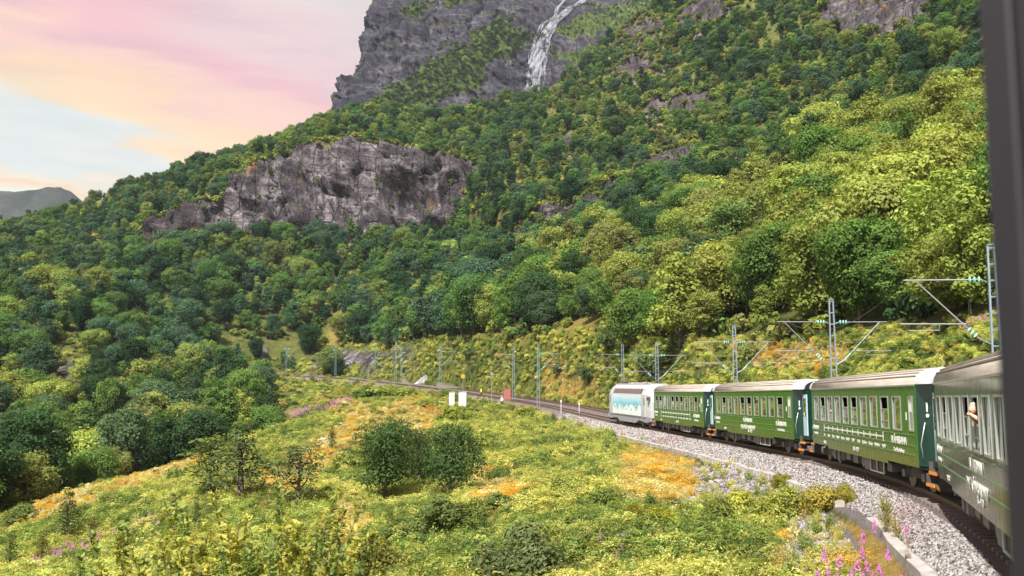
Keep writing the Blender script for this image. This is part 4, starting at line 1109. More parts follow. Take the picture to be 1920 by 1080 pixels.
ST_O = [bpy.data.objects.new('stone_%d' % i, stone_mesh('stone', i, 1, .35)) for i in range(6)]
KNf = kerb_n(D_)
wbal = onearea * (nfull > 1.6) * (nfull < KNf) * (D_ < 125) * (D_ > 9) * np.minimum(1, (22 / np.maximum(D_, 1)) ** 1.4)
P, r_, k_ = cells(wbal, 56000); P = P[(P[:, 1] > 9)]; P[:, 2] += RNG.uniform(-.02, .035, len(P))
pink = sstep(-.1, .5, fbm(P / 7.0 + 3, 3))[:, None]
tn = (np.array([0.37, 0.34, 0.335]) * (1 - pink * .45) + np.array([0.27, 0.17, 0.165]) * pink * .45) * (RNG.random((len(P), 1)) ** 1.0 * 1.35 + .12)
scatter('ballast', P, RNG.uniform(0, 6.28, len(P)), RNG.uniform(.055, .11, len(P)) * np.interp(P[:, 1], [25, 110], [1, 1.9]), tn, RNG.integers(0, 6, len(P)), ST_O, tilt=1.0, label='loose pale crushed stone ballast between the rail and the kerb')
wr = onearea * (mask[..., 2] > .4) * (nfull > 3.9) * (D_ < 90) * (D_ > 10) * np.minimum(1, (25 / np.maximum(D_, 1)) ** 1.2)
P, r_, k_ = cells(wr, 9000)
tn = np.array([0.33, 0.305, 0.315]) * (RNG.random((len(P), 1)) * .9 + .35)
scatter('rubble', P, RNG.uniform(0, 6.28, len(P)), RNG.uniform(.07, .26, len(P)) ** 1.15 * 1.3, tn, RNG.integers(0, 6, len(P)), [o.copy() for o in ST_O], tilt=1.0, label='grey broken rubble spilling down the slope below the kerb')
def mk_boulder():
    t = NT('boulder'); p = t.coord('Object'); n = t.noise(p, 2.2, 8, .7)
    c = t.ramp(n, [(.3, (.12, .11, .12)), (.5, (.32, .30, .32)), (.7, (.52, .50, .51))]); m = t.ramp(t.noise(p, 5, 5, .7), [(.56, 0.), (.66, .7)])
    return t.bsdf(t.mix(m, c, (.14, .15, .05)), .9, normal=t.bump(n, .8, .15), spec=.3)
MAT['boulder'] = mk_boulder()
BL = [stone_mesh('boulder', 20 + i, 3, .42, MAT['boulder']) for i in range(4)]
for me_ in BL: me_.polygons.foreach_set('use_smooth', [False] * len(me_.polygons))
for (px, py, wpx, lb) in [(600, 834, 34, 'grey boulder in the dry grass below the pink flower band'), (512, 832, 16, 'small pale stone on the meadow edge'), (690, 838, 22, 'low grey stone beside a small shrub'), (268, 1000, 30, 'pale boulder at the foot of a slender birch'),
                      (142, 1018, 18, 'small grey stone beside the dark sapling'), (255, 945, 16, 'lone pale stone in the orange grass'), (475, 955, 14, 'small stone beside the two slender birches'), (795, 1062, 40, 'brown and grey rock poking out of the ferns'),
                      (815, 1048, 26, 'reddish rock leaning on the rock in the ferns'), (560, 975, 26, 'flat pale rock in the flowering grass'), (530, 962, 20, 'angular stone beside the flat pale rock'), (1262, 1015, 24, 'pale boulder among the rubble under a yellow bush'), (1210, 1022, 18, 'small boulder at the lower end of the rubble'),
                      (640, 915, 20, 'pale stone beside the pair of bushy trees'), (1320, 940, 22, 'grey block halfway up the rubble slope'), (1345, 905, 20, 'grey block high on the rubble slope')]:
    g = ground_px(px, py)
    if g is None: continue
    w_ = wpx / FPX * g.y
    o = link(bpy.data.objects.new('boulder', BL[(px + py) % 4])); o.location = g + Vector((0, 0, w_ * .12)); o.scale = (w_, w_ * .9, w_ * .7); o.rotation_euler = (RNG.uniform(-.3, .3), RNG.uniform(-.3, .3), RNG.uniform(0, 6)); tag(o, lb, 'boulder')

# ------------------------------------------------------------------ single trees and bushes of the meadow
FG = [proto('meadow_tree', 400 + i, 4.6, w, b, k, kd, 46, 0.095, r0=.13, stems=st, aspect=1.9, nb=9) for i, (w, b, k, kd, st) in enumerate([(4.4, .8, 30, 'vase', 4), (4.0, .9, 28, 'round', 3), (2.2, .6, 20, 'col', 1), (1.9, .4, 18, 'cone', 1)])]
DK, SL, OLV, LIM, GRY = (0.065, 0.115, 0.04), (0.13, 0.17, 0.05), (0.17, 0.17, 0.045), (0.30, 0.31, 0.05), (0.13, 0.165, 0.07)
for (px, py, hpx, k, tn, wide, lb) in [
    (722, 945, 152, 0, DK, 1.0, 'dark green bushy tree with several stems, beside its twin on the open meadow'),
    (842, 938, 138, 1, DK, .95, 'dark green tree with slanting stems, nearer the track of the meadow pair'),
    (785, 915, 105, 1, (0.07, 0.10, 0.035), .8, 'smaller tree filling the gap between the two dark meadow trees'),
    (392, 938, 125, 2, SL, 1.75, 'slender pale birch sapling standing on the meadow edge'),
    (452, 940, 150, 3, (0.10, 0.13, 0.06), 1.8, 'darker dense sapling beside the pale slender birch'),
    (556, 955, 128, 2, (0.12, 0.15, 0.06), 1.6, 'thin grey-green sapling in the middle of the lower meadow'),
    (622, 848, 52, 3, DK, 1.0, 'tiny dark shrub beside the grey boulder'), (125, 1018, 100, 3, (0.10, 0.13, 0.045), 1.5, 'bushy sapling on the meadow beside a pale boulder'),
    (18, 1075, 78, 3, SL, 1.3, 'green sapling at the lowest corner of the meadow'), (76, 1065, 75, 3, OLV, 1.3, 'olive sapling between two others on the lowest meadow'), (172, 1010, 45, 2, OLV, 1.5, 'short olive shrub behind the boulder'),
    (322, 1000, 78, 3, (0.13, 0.17, 0.055), 1.0, 'pointed green sapling in front of the orange grass'), (366, 1000, 72, 3, SL, .9, 'pointed pale sapling close to its darker neighbour'), (732, 1010, 60, 2, SL, .8, 'thin sapling in front of the pair of dark trees')]:
    g = ground_px(px, py)
    if g is None: continue
    s_ = hpx / FPX * g.y / 4.7
    put_tree('tree' if hpx > 60 else 'shrub', g, RNG.uniform(0, 6.28), (s_ * wide, s_ * wide, s_), tn, FG[k], lb, 'tree' if hpx > 60 else 'shrub')
for (px, py, wpx, hpx, k, tn, lb) in [
    (980, 1085, 190, 125, 0, GRY, 'big grey-green willow bush low on the meadow'), (830, 1005, 130, 90, 1, (0.12, 0.16, 0.05), 'rounded dark green bush in front of the pair of trees'),
    (705, 1085, 150, 135, 1, OLV, 'feathery olive bush between the willow bushes'), (885, 985, 90, 60, 2, (0.16, 0.19, 0.05), 'small green bush at the edge of the orange ferns'),
    (1128, 970, 74, 70, 1, (0.15, 0.20, 0.05), 'bright bushy sapling at the foot of the straw slope'), (1092, 1005, 70, 58, 0, SL, 'dark-hearted bush among the yellow ferns'), (1245, 1010, 80, 72, 1, (0.28, 0.29, 0.04), 'yellow bush on the lower rubble'),
    (1281, 985, 48, 46, 2, (0.20, 0.18, 0.03), 'small olive bush on the rubble slope'), (1190, 985, 80, 48, 2, (0.22, 0.2, 0.035), 'low olive bush at the edge of the rubble'), (1345, 1010, 90, 95, 1, (0.16, 0.19, 0.05), 'green bush with a dark centre below the kerb'),
    (1400, 985, 110, 80, 0, (0.34, 0.34, 0.07), 'pale bush leaning against the rubble below the kerb'), (1470, 975, 100, 78, 1, (0.28, 0.30, 0.07), 'fluffy pale green bush below the concrete kerb'), (1540, 960, 90, 62, 2, (0.32, 0.27, 0.06), 'yellow-brown bush close under the concrete kerb'),
    (1466, 912, 46, 30, 2, (0.22, 0.2, 0.03), 'small olive bush touching the kerb'), (1585, 945, 44, 46, 1, (0.30, 0.27, 0.05), 'small yellowish bush in the gap of the kerb'), 
    (1230, 1085, 170, 70, 0, (0.42, 0.40, 0.10), 'wide pale yellow bush below the rubble'), (1390, 1090, 150, 60, 1, (0.40, 0.38, 0.08), 'pale bush beside the path of loose stones'), (620, 1085, 150, 70, 2, LIM, 'yellow-green bush behind the leafy willow shoots'),
    (45, 985, 80, 50, 0, (0.13, 0.17, 0.05), 'rounded green bush at the wood edge in the lowest corner'), (215, 955, 70, 40, 1, (0.22, 0.26, 0.07), 'pale round bush in the golden strip below the wood'), (335, 905, 60, 34, 2, (0.18, 0.23, 0.06), 'low green bush on the golden crest of the meadow'),
    (505, 880, 64, 36, 1, (0.16, 0.21, 0.06), 'round bush between the dark sapling and the grey boulder'), (245, 1035, 90, 56, 0, (0.24, 0.28, 0.07), 'lime bush beside the pink flower streak'), (150, 1070, 90, 48, 1, (0.15, 0.19, 0.06), 'green bush below the pink flower streak'),
    (650, 880, 70, 40, 2, (0.28, 0.31, 0.08), 'pale bush on the outer side of the dark meadow trees'), (935, 965, 80, 52, 1, (0.13, 0.18, 0.055), 'dark bush between the twin trees and the willow'), (1010, 880, 70, 44, 0, (0.20, 0.26, 0.07), 'green bush in the lush band of ferns'),
    (1055, 840, 60, 38, 1, (0.15, 0.20, 0.06), 'dark green bush high in the lush band'), (905, 845, 56, 36, 2, (0.30, 0.34, 0.08), 'lime bush above the twin trees'), (560, 830, 50, 28, 1, (0.20, 0.24, 0.07), 'small bush by the end of the pink band'),
    (1060, 930, 74, 52, 1, (0.31, 0.35, 0.09), 'bright rounded bush at the edge of the straw patch'), (1080, 1060, 100, 70, 0, (0.17, 0.22, 0.06), 'green bush between the grey willow and the pale yellow bush'), (445, 845, 50, 30, 2, (0.16, 0.20, 0.06), 'small bush on the crest beside the saplings'),
    (1145, 850, 34, 40, 1, (0.16, 0.20, 0.06), 'small dark bush beside the thin end of the kerb'), (1115, 905, 50, 36, 2, (0.15, 0.21, 0.07), 'blue-green bush near the straw slope'), (985, 778, 50, 24, 1, LIM, 'tall lime bush at the top of the embankment'),
    (860, 800, 90, 42, 2, (0.18, 0.22, 0.04), 'low green bush on the embankment shoulder'), (735, 745, 90, 32, 1, (0.22, 0.27, 0.06), 'rounded bush beside the far bend of the line'), (690, 750, 60, 30, 0, (0.10, 0.15, 0.04), 'dark bush below the far bend of the line'),
    (940, 905, 60, 38, 2, (0.13, 0.18, 0.05), 'dark bush among the lime ferns'), (1105, 712, 46, 40, 1, (0.09, 0.13, 0.05), 'round dark bush on the open bank beyond the locomotive'), (1150, 660, 60, 68, 1, (0.075, 0.11, 0.035), 'tall dark bush high on the open bank'),
    (885, 672, 40, 26, 2, (0.09, 0.13, 0.05), 'small dark bush on the open bank'), (1050, 700, 30, 26, 2, (0.09, 0.13, 0.05), 'small dark bush on the bank above the orange ferns'), (1220, 700, 70, 66, 1, (0.13, 0.18, 0.06), 'grey-green bush behind the locomotive'),
    (1400, 690, 70, 66, 0, (0.20, 0.23, 0.07), 'pale green bush on the bank behind the coaches')]:
    g = ground_px(px, min(py, 1079)) if py < 1080 else at_px(px, {980: 27, 705: 33, 1230: 21, 1390: 20, 620: 30}.get(px, 27))
    if g is None: continue
    d_ = g.y; pr = BUSHFINE[k] if d_ < 75 else BUSHMID[k]
    put_tree('bush', g, RNG.uniform(0, 6.28), (wpx / FPX * d_ / 2.0, wpx / FPX * d_ / 2.0, hpx / FPX * d_ / (pr.H * .95)), tn, pr, lb, 'bush', part_names=('stem', 'foliage'))
# leafy willow shoots close to the window
def shoot(name, seed, H=3.2, nst=5, leaf=0.040):
    rng = np.random.default_rng(seed); C = []; N = []; S = []; v = []; tm = MB()
    for i in range(nst):
        a = rng.uniform(0, 6.28); hh = H * rng.uniform(.6, 1.05); out = H * rng.uniform(.08, .28)
        pts = [np.array([math.cos(a) * (0.06 + out * t ** 1.5), math.sin(a) * (0.06 + out * t ** 1.5), -0.2 + (hh + .2) * t]) for t in np.linspace(0, 1, 9)]
        tm.tube(pts, [0.011 * (1 - .85 * t) + .002 for t in np.linspace(0, 1, 9)], 5, cap=False)
        br = [(pts, 260)]
        for b in range(15):
            t0 = rng.uniform(.2, .85); i0 = int(t0 * 8); st = pts[i0]; a2 = rng.uniform(0, 6.28); ln = H * rng.uniform(.12, .26) * (1.1 - t0 * .6)
            bp = [st + np.array([math.cos(a2) * ln * t, math.sin(a2) * ln * t, ln * 1.1 * t]) for t in np.linspace(0, 1, 5)]
            tm.tube(bp, [0.006, .005, .004, .003, .002], 4, cap=False); br.append((bp, 56))
        for bp, cnt_ in br:
            for _ in range(cnt_):
                t = rng.uniform(.22, 1) ** .8 * (len(bp) - 1); i0 = min(int(t), len(bp) - 2); f = t - i0
                p = bp[i0] * (1 - f) + bp[i0 + 1] * f; d = rng.normal(size=3); d[2] = abs(d[2]) * .5 + .3; d /= np.linalg.norm(d)
                C.append(p + d * leaf * 0.9); N.append(np.cross(d, rng.normal(size=3)) + np.array([0, 0, .5])); S.append(leaf * rng.uniform(.5, 1.15)); v.append(rng.uniform(.65, 1.35))
    V, F, c = leaves_mesh(np.array(C), np.array(N), np.array(S), 2.3, rng, val=np.array(v))
    cm = np_mesh(name, V, F, [MAT['leaf']], cols={'leaf': ('POINT', c)})
    return Proto(cm, tm.mesh(name + '_stems', MAT['bark'], True), H, 1.5)
WB = [bush_proto('willow_bush', 340 + i, 2.0, h, 30, 210, 0.045, 2.4) for i, h in enumerate((2.2, 2.6))]
SH = [shoot('willow', 500 + i, 3.2, n) for i, n in enumerate((5, 6, 4))]
SHO = []
for j, (px, top, d_) in enumerate([(478, 884, 12.5), (300, 955, 13), (345, 925, 12), (395, 960, 11.5), (430, 925, 13), (512, 915, 12.2), (548, 895, 13.5), (590, 900, 13), (620, 960, 12), (450, 985, 10.5), (520, 1000, 10.3), (575, 990, 10.8), (270, 1000, 12.5), (370, 1010, 10.5), (665, 965, 14.5), (700, 1005, 14), (240, 1030, 12), (330, 1040, 10), (610, 1035, 10.2), (1640, 920, 0), (495, 930, 12.8), (465, 950, 11.8), (560, 945, 12.4), (410, 985, 11), (340, 985, 11.8), (540, 1010, 10.0), (490, 1030, 9.6), (420, 1040, 9.6), (285, 1010, 11.5)]):
    if d_ == 0: continue
    g = at_px(px, d_); zt = float(unproj(px, top, d_)[2]); s_ = (zt - g.z) / 3.3
    SHO.append((px, put_tree('willow_shoot', g, RNG.uniform(0, 6.28), (s_ * 1.15, s_ * 1.15, s_), np.array([(0.36, 0.37, 0.09), (0.22, 0.28, 0.08), (0.44, 0.42, 0.10)][j % 3]) * RNG.uniform(.85, 1.15), SH[j % 3],
             '', 'shrub', 'willow shoots below the window', ('stem', 'foliage'))))
ORDN = ['first', 'second', 'third', 'fourth', 'fifth', 'sixth', 'seventh', 'eighth', 'ninth', 'tenth', 'eleventh', 'twelfth', 'thirteenth', 'fourteenth', 'fifteenth', 'sixteenth', 'seventeenth', 'eighteenth', 'nineteenth', 'twentieth'] + ['twenty-' + w_ for w_ in ('first', 'second', 'third', 'fourth', 'fifth', 'sixth', 'seventh', 'eighth', 'ninth')]
for j_, (px_, o_) in enumerate(sorted(SHO, key=lambda q: -q[0])): o_['label'] = f'leafy willow shoot in the near clump, {ORDN[j_]} counting from the railway side'
g = at_px(1650, 26.6); put_tree('weed', g, 1.0, (.32, .32, .42), (0.36, 0.34, 0.10), SH[1], 'tall leafy weed growing in the break of the concrete kerb', 'plant', part_names=('stem', 'foliage'))
g = at_px(1672, 25.6); put_tree('weed', g, 2.0, (.25, .25, .30), (0.42, 0.34, 0.09), SH[2], 'shorter yellowish weed beside the tall one at the kerb break', 'plant', part_names=('stem', 'foliage'))
for q_, (px, top, d_, w_, lb) in enumerate([(330, 985, 17, 2.6, 'leafy willow bush at the outer end of the near clump'), (430, 965, 16, 2.8, 'pale leafy willow bush in the middle of the near clump'), (545, 955, 16.5, 2.8, 'tallest leafy willow bush of the near clump'), (615, 1000, 18, 2.4, 'rounded willow bush at the railway side of the near clump'), (480, 1020, 13.5, 2.2, 'bright willow bush under the tallest shoots'), (375, 1035, 13, 2.2, 'low bright willow bush at the foot of the shoots')]):
    g = at_px(px, d_); h_ = float(unproj(px, top, d_)[2]) - g.z; pr = WB[q_ % 2]
    put_tree('bush', g, q_ * 1.3, (w_ / 2.0, w_ / 2.0, h_ / (pr.H * .95)), [(0.40, 0.41, 0.11), (0.26, 0.31, 0.09), (0.34, 0.36, 0.09)][q_ % 3], pr, lb, 'bush', part_names=('stem', 'foliage'))
# fireweed
def mk_flower():
    t = NT('petals'); lf = t.attr('leaf'); c = t.mix(1.0, (0.66, 0.24, 0.58), lf.outputs['Color'], 'MULTIPLY')
    d = t.n.new('ShaderNodeBsdfDiffuse'); t.put(d.inputs[0], c); tr = t.n.new('ShaderNodeBsdfTranslucent'); t.put(tr.inputs[0], c)
    m = t.n.new('ShaderNodeMixShader'); m.inputs[0].default_value = .4; t.l.new(d.outputs[0], m.inputs[1]); t.l.new(tr.outputs[0], m.inputs[2]); t.l.new(m.outputs[0], t.out.inputs[0]); return t.mat
MAT['petal'] = mk_flower()
def fireweed(seed):
    rng = np.random.default_rng(seed); n = 90; t = rng.random(n) ** .8; a = rng.uniform(0, 6.28, n); r = 0.05 * (1 - t * .8) + .008
    C = np.stack([r * np.cos(a), r * np.sin(a), 1.02 + .27 * t], 1); V, F, c = leaves_mesh(C, np.stack([np.cos(a), np.sin(a), .3 + 0 * a], 1) + rng.normal(size=(n, 3)) * .4, 0.036 * (1.2 - .7 * t), 1.1, rng)
    fm = np_mesh('blossom', V, F, [MAT['petal']], cols={'leaf': ('POINT', c)})
    n = 60; z = rng.uniform(.1, .92, n); a = rng.uniform(0, 6.28, n); C = np.stack([.05 * np.cos(a), .05 * np.sin(a), z], 1)
    V, F, c = leaves_mesh(C, np.stack([np.cos(a) * .2, np.sin(a) * .2, 1 + 0 * a], 1) + rng.normal(size=(n, 3)) * .3, np.full(n, .022), 4.5, rng)
    sm = MB(); sm.tube([(0, 0, -.1), (.01, 0, .6), (0, .01, 1.3)], [.007, .005, .002], 4)
    b = len(V); V2 = np.concatenate([V, np.array(sm.v)]); F2 = [tuple(f) for f in F] + [tuple(i + b for i in f) for f in sm.f]
    c2 = np.concatenate([c, np.ones((len(sm.v), 4))])
    return fm, np_mesh('stem', V2, F2, [MAT['leaf']], cols={'leaf': ('POINT', c2)})
FW = [fireweed(i) for i in range(3)]
FWO = []
for j, (px, py) in enumerate([(1607, 988), (1535, 1020), (1561, 1036), (1629, 970), (1688, 984), (1521, 1062), (1540, 1055), (1557, 1066), (1583, 1060), (1604, 1068), (1651, 1027), (1622, 1071), (1634, 1053), (1605, 1020), (1594, 1046), (1612, 1046), (1675, 1076), (1568, 1078), (1545, 1078), (1592, 1076), (1640, 1078)]):
    d_ = 17.5 + (1080 - py) * .045 + (j % 3) * .4
    g = at_px(px, d_); zt = float(unproj(px, py - 12, d_)[2]); s_ = max(.45, (zt - g.z) / 1.3)
    t = thing('fireweed', 'pink fireweed spike in the flowering clump beside the kerb', 'flower', g, RNG.uniform(0, 6), 'fireweed beside the kerb', (1.15, 1.15, s_ * .88))
    FWO.append((px, t))
    lb = {0: 'tallest and brightest pink fireweed spike beside the kerb', 3: 'pink fireweed spike standing highest up the slope by the kerb break', 4: 'pink fireweed spike leaning over the concrete kerb', 1: 'pink fireweed spike at the stony edge of the clump'}.get(j)
    t['label'] = lb or ''
    f, st = FW[j % 3]; o = link(bpy.data.objects.new('blossom', f), t); o2 = link(bpy.data.objects.new('stem', st), t); o2['tint'] = (0.30, 0.22, 0.06)
for j_, (px_, o_) in enumerate(sorted(FWO, key=lambda q: -q[0])):
    if not o_['label']: o_['label'] = f'pink fireweed spike in the near clump, {ORDN[j_]} counting from the kerb'
def spike(name, seed):
    f, st = FW[seed]; o = bpy.data.objects.new(name, f); return o
band = in_poly(U, V, [(462, 808), (520, 788), (600, 772), (650, 756), (655, 764), (590, 786), (500, 806)]) | in_poly(U, V, [(40, 1078), (150, 1040), (240, 1012), (290, 985), (295, 1000), (230, 1030), (60, 1090)]) | in_poly(U, V, [(730, 895), (700, 880), (690, 890)]) | in_poly(U, V, [(1130, 645), (1060, 650), (1010, 665), (1060, 668)]) | in_poly(U, V, [(1820, 618), (1850, 612), (1850, 628), (1810, 628)]) | in_poly(U, V, [(1080, 1080), (1150, 1040), (1230, 1030), (1200, 1070)])
P, r_, k_ = cells(onearea * band * (nfull > -60) * (Vfull < 0) * np.minimum(1, 60 / np.maximum(D_, 1)), 800); P[:, 2] -= .55
scatter('fireweed_patch', P, RNG.uniform(0, 6, len(P)), RNG.uniform(.8, 1.3, len(P)) * np.interp(P[:, 1], [20, 120, 200], [.8, 1.1, 1.4]), np.ones((len(P), 3)), RNG.integers(0, 3, len(P)), [spike('spike_%d' % k, k) for k in range(3)], tilt=.15, label='hazy band of pink fireweed across the meadow')
print('meadow', round(time.time() - T0, 1))
# ------------------------------------------------------------------ railway: kerb, rails, sleepers
def mk_concrete():
    t = NT('concrete'); p = t.coord('Object'); P = t.pos()
    n = t.noise(P, 1.5, 7, .65); c = t.ramp(n, [(.3, (.22, .20, .19)), (.5, (.35, .325, .31)), (.7, (.46, .43, .42))])
    d = t.ramp(t.noise(P, 0.6, 5, .7), [(.5, 0.), (.7, .6)]); c = t.mix(d, c, (.20, .17, .15))
    return t.bsdf(c, .9, normal=t.bump(t.noise(P, 14, 5, .6), .4, .02), spec=.2)
MAT['concrete'] = mk_concrete()
MAT['rail'] = M_paint('rusty_rail', (0.13, 0.075, 0.05), .55, .3, .3, 4)
MAT['railtop'] = M_paint('worn_rail_top', (0.42, 0.40, 0.38), .3, .9, .1, 4)
MAT['sleeper'] = M_paint('sleeper', (0.16, 0.13, 0.12), .85, 0, .35, 5)
MAT['brown'] = M_paint('dark_grime', (0.06, 0.045, 0.04), .8, 0, .3, 3)
def swept(name, s0, s1, step, sec, mat, parent=None, nf=None, off=0.0):
    """section polygon (n,z) swept along the line"""
    ss = np.arange(s0, s1, step); V = []; F = []
    for s_ in ss:
        for (n_, z_) in sec:
            V.append(track(s_, n_ + off + (nf(s_) if nf else 0), z_))
    k = len(sec)
    for i in range(len(ss) - 1):
        for j in range(k): F.append((i * k + j, i * k + (j + 1) % k, (i + 1) * k + (j + 1) % k, (i + 1) * k + j))
    F.append(tuple(range(k))); F.append(tuple(reversed(range((len(ss) - 1) * k, len(ss) * k))))
    me = bpy.data.meshes.new(name); me.from_pydata([tuple(v) for v in V], [], F)
    me.materials.append(mat); me.update()
    o = bpy.data.objects.new(name, me); link(o, parent); return o
s_end = S_HID + 2
for off, s0, s1, lb in ((0.0, s_at_y(-8), s_end, 'main railway track curving under the train and up the valley'), (-5.0, s_at_y(62), s_at_y(200), 'second railway track running beside the main one behind the train')):
    tr = thing('railway_track', lb, 'railway track')
    for sd in (1, -1):
        n0 = off + sd * .7525
        swept('rail', s0, s1, 1.0, [(n0 - .07, -.16), (n0 + .07, -.16), (n0 + .07, -.145), (n0 + .012, -.13), (n0 + .012, -.04), (n0 + .035, -.03), (n0 + .035, -.002), (n0 - .035, -.002), (n0 - .035, -.03), (n0 - .012, -.04), (n0 - .012, -.13), (n0 - .07, -.145)], MAT['rail'], tr)
        swept('rail_head', s0, s1, 1.0, [(n0 - .033, -.002), (n0 + .033, -.002), (n0 + .030, .004), (n0 - .030, .004)], MAT['railtop'], tr)
    m = MB()
    for s_ in np.arange(s0, s1, .6):
        c = track(s_, off, 0); h_ = head(s_); ca, sa = math.cos(h_), math.sin(h_)
        V = []
        for z_ in (-.30, -.165):
            for (a, b) in ((-.13, -1.25), (.13, -1.25), (.13, 1.25), (-.13, 1.25)): V.append((c[0] + a * ca - b * sa, c[1] + a * sa + b * ca, c[2] + z_))
        m.add(V, [(0, 3, 2, 1), (4, 5, 6, 7), (0, 1, 5, 4), (1, 2, 6, 5), (2, 3, 7, 6), (3, 0, 4, 7)])
    tag(m.build('sleepers', MAT['sleeper'], tr), kind='stuff')
kerb = thing('retaining_kerb', 'low pale concrete kerb wall holding the ballast on the curve', 'kerb')
sK = s_at_y(13)
i = 0
while sK < s_at_y(112):
    y_ = float(track(sK)[1]); ln = 2.4
    gap = 27.3 < y_ < 29.2 or (31.0 < y_ < 31.6)
    wob = 0.10 * math.sin(i * 1.7) * (1 if y_ < 60 else .5); tilt = 0.03 * math.sin(i * 2.3)
    if not gap:
        n0, n1 = kerb_n(y_) + wob, kerb_n(float(track(sK + ln)[1])) + 0.10 * math.sin((i + 1) * 1.7)
        th = .36; zt = -.62 + tilt * .5; V = []
        for s_, nn in ((sK + .015, n0), (sK + ln - .015, n1)):
            for (a, z_) in ((0, zt - .75), (th, zt - .75), (th - .02, zt - .02), (th - .05, zt), (.04, zt + .01), (0, zt - .02)): V.append(tuple(track(s_, nn + a, z_)))
        F = [(j, (j + 1) % 6, 6 + (j + 1) % 6, 6 + j) for j in range(6)] + [(5, 4, 3, 2, 1, 0), (6, 7, 8, 9, 10, 11)]
        me = bpy.data.meshes.new('slab'); me.from_pydata(V, [], F); me.materials.append(MAT['concrete']); me.update()
        link(bpy.data.objects.new('slab', me), kerb)
        if 35 < y_ < 60:                                   # the upright ribs of the exposed face
            mm = MB()
            for q in range(5):
                s_ = sK + .3 + q * .46; nn = n0 + (n1 - n0) * (q + .5) / 5; V = []
                for ds in (0, .12):
                    for (a, z_) in ((th - .01, zt - .7), (th + .10, zt - .7), (th + .06, zt - .06), (th - .01, zt - .06)): V.append(tuple(track(s_ + ds, nn + a, z_)))
                mm.add(V, [(0, 1, 2, 3), (7, 6, 5, 4), (0, 4, 5, 1), (1, 5, 6, 2), (2, 6, 7, 3), (3, 7, 4, 0)])
            mm.build('rib', MAT['concrete'], kerb)
    sK += ln; i += 1

# ------------------------------------------------------------------ coach materials
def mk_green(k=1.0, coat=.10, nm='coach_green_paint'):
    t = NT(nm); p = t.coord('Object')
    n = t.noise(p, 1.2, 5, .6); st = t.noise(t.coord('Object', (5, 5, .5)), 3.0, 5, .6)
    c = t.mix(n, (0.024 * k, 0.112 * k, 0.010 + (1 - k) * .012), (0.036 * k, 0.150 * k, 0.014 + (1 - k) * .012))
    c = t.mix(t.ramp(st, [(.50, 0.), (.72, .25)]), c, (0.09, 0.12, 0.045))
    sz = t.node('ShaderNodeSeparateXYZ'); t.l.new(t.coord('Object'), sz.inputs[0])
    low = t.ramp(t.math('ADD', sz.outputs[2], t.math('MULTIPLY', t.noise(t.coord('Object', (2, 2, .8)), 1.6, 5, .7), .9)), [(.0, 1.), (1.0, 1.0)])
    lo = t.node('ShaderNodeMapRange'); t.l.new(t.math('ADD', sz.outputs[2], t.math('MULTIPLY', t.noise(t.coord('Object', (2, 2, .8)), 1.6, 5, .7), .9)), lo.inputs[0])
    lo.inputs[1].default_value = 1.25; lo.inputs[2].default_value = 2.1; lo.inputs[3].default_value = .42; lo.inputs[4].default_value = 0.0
    c = t.mix(lo.outputs[0], c, (0.15 * (.4 + .6 * k), 0.12 * (.4 + .6 * k), 0.06))  # grime low on the side, with a brown reflection painted into it
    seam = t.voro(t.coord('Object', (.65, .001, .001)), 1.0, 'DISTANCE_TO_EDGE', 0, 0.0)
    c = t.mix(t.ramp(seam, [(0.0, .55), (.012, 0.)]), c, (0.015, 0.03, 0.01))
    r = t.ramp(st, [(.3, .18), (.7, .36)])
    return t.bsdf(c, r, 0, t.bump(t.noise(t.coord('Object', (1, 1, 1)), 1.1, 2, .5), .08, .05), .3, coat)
MAT['green'] = mk_green(); MAT['green_far'] = MAT['green']; MAT['green_shaded'] = mk_green(.34, .4, 'shaded_coach_green')  # nearest coach: shading of its angled side put into a darker green
MAT['dgreen'] = M_paint('dark_green_paint', (0.004, 0.032, 0.022), .3, 0, .15, 3, .4)
def mk_roof():
    t = NT('coach_roof'); n = t.noise(t.coord('Object', (.25, 3, 3)), 2.0, 6, .65)
    c = t.ramp(n, [(.3, (.31, .265, .235)), (.5, (.40, .35, .31)), (.7, (.48, .43, .39))])
    return t.bsdf(c, .7, spec=.3)
MAT['roof'] = mk_roof()
MAT['white'] = M_paint('white_paint', (0.78, 0.78, 0.80), .45, 0, .05, 2)
MAT['roofend'] = M_paint('pale_roof_end', (0.56, 0.55, 0.59), .5, 0, .08, 2)
MAT['letter'] = M_paint('white_lettering', (0.70, 0.72, 0.68), .5, 0, .02)
MAT['frame'] = M_paint('aluminium_frame', (0.50, 0.52, 0.50), .35, .6, .08)
MAT['rib'] = M_paint('paler_green_bead', (0.13, 0.26, 0.11), .35, 0, .1)
MAT['under'] = M_paint('underframe_grime', (0.075, 0.065, 0.06), .75, .1, .35, 3)
MAT['box'] = M_paint('grey_equipment', (0.15, 0.145, 0.15), .6, .1, .25, 2)
MAT['wheel'] = M_paint('wheel_steel', (0.17, 0.15, 0.14), .5, .5, .3, 4)
MAT['orange'] = M_paint('orange_step_edge', (0.80, 0.27, 0.02), .5)
MAT['dark'] = M_paint('dark_interior', (0.035, 0.02, 0.018), .8)
MAT['seat'] = M_paint('seat_cloth', (0.16, 0.04, 0.035), .9)
MAT['door'] = M_paint('pale_blue_door_edge', (0.42, 0.58, 0.66), .35)
MAT['rubber'] = M_paint('black_rubber', (0.012, 0.013, 0.018), .6)
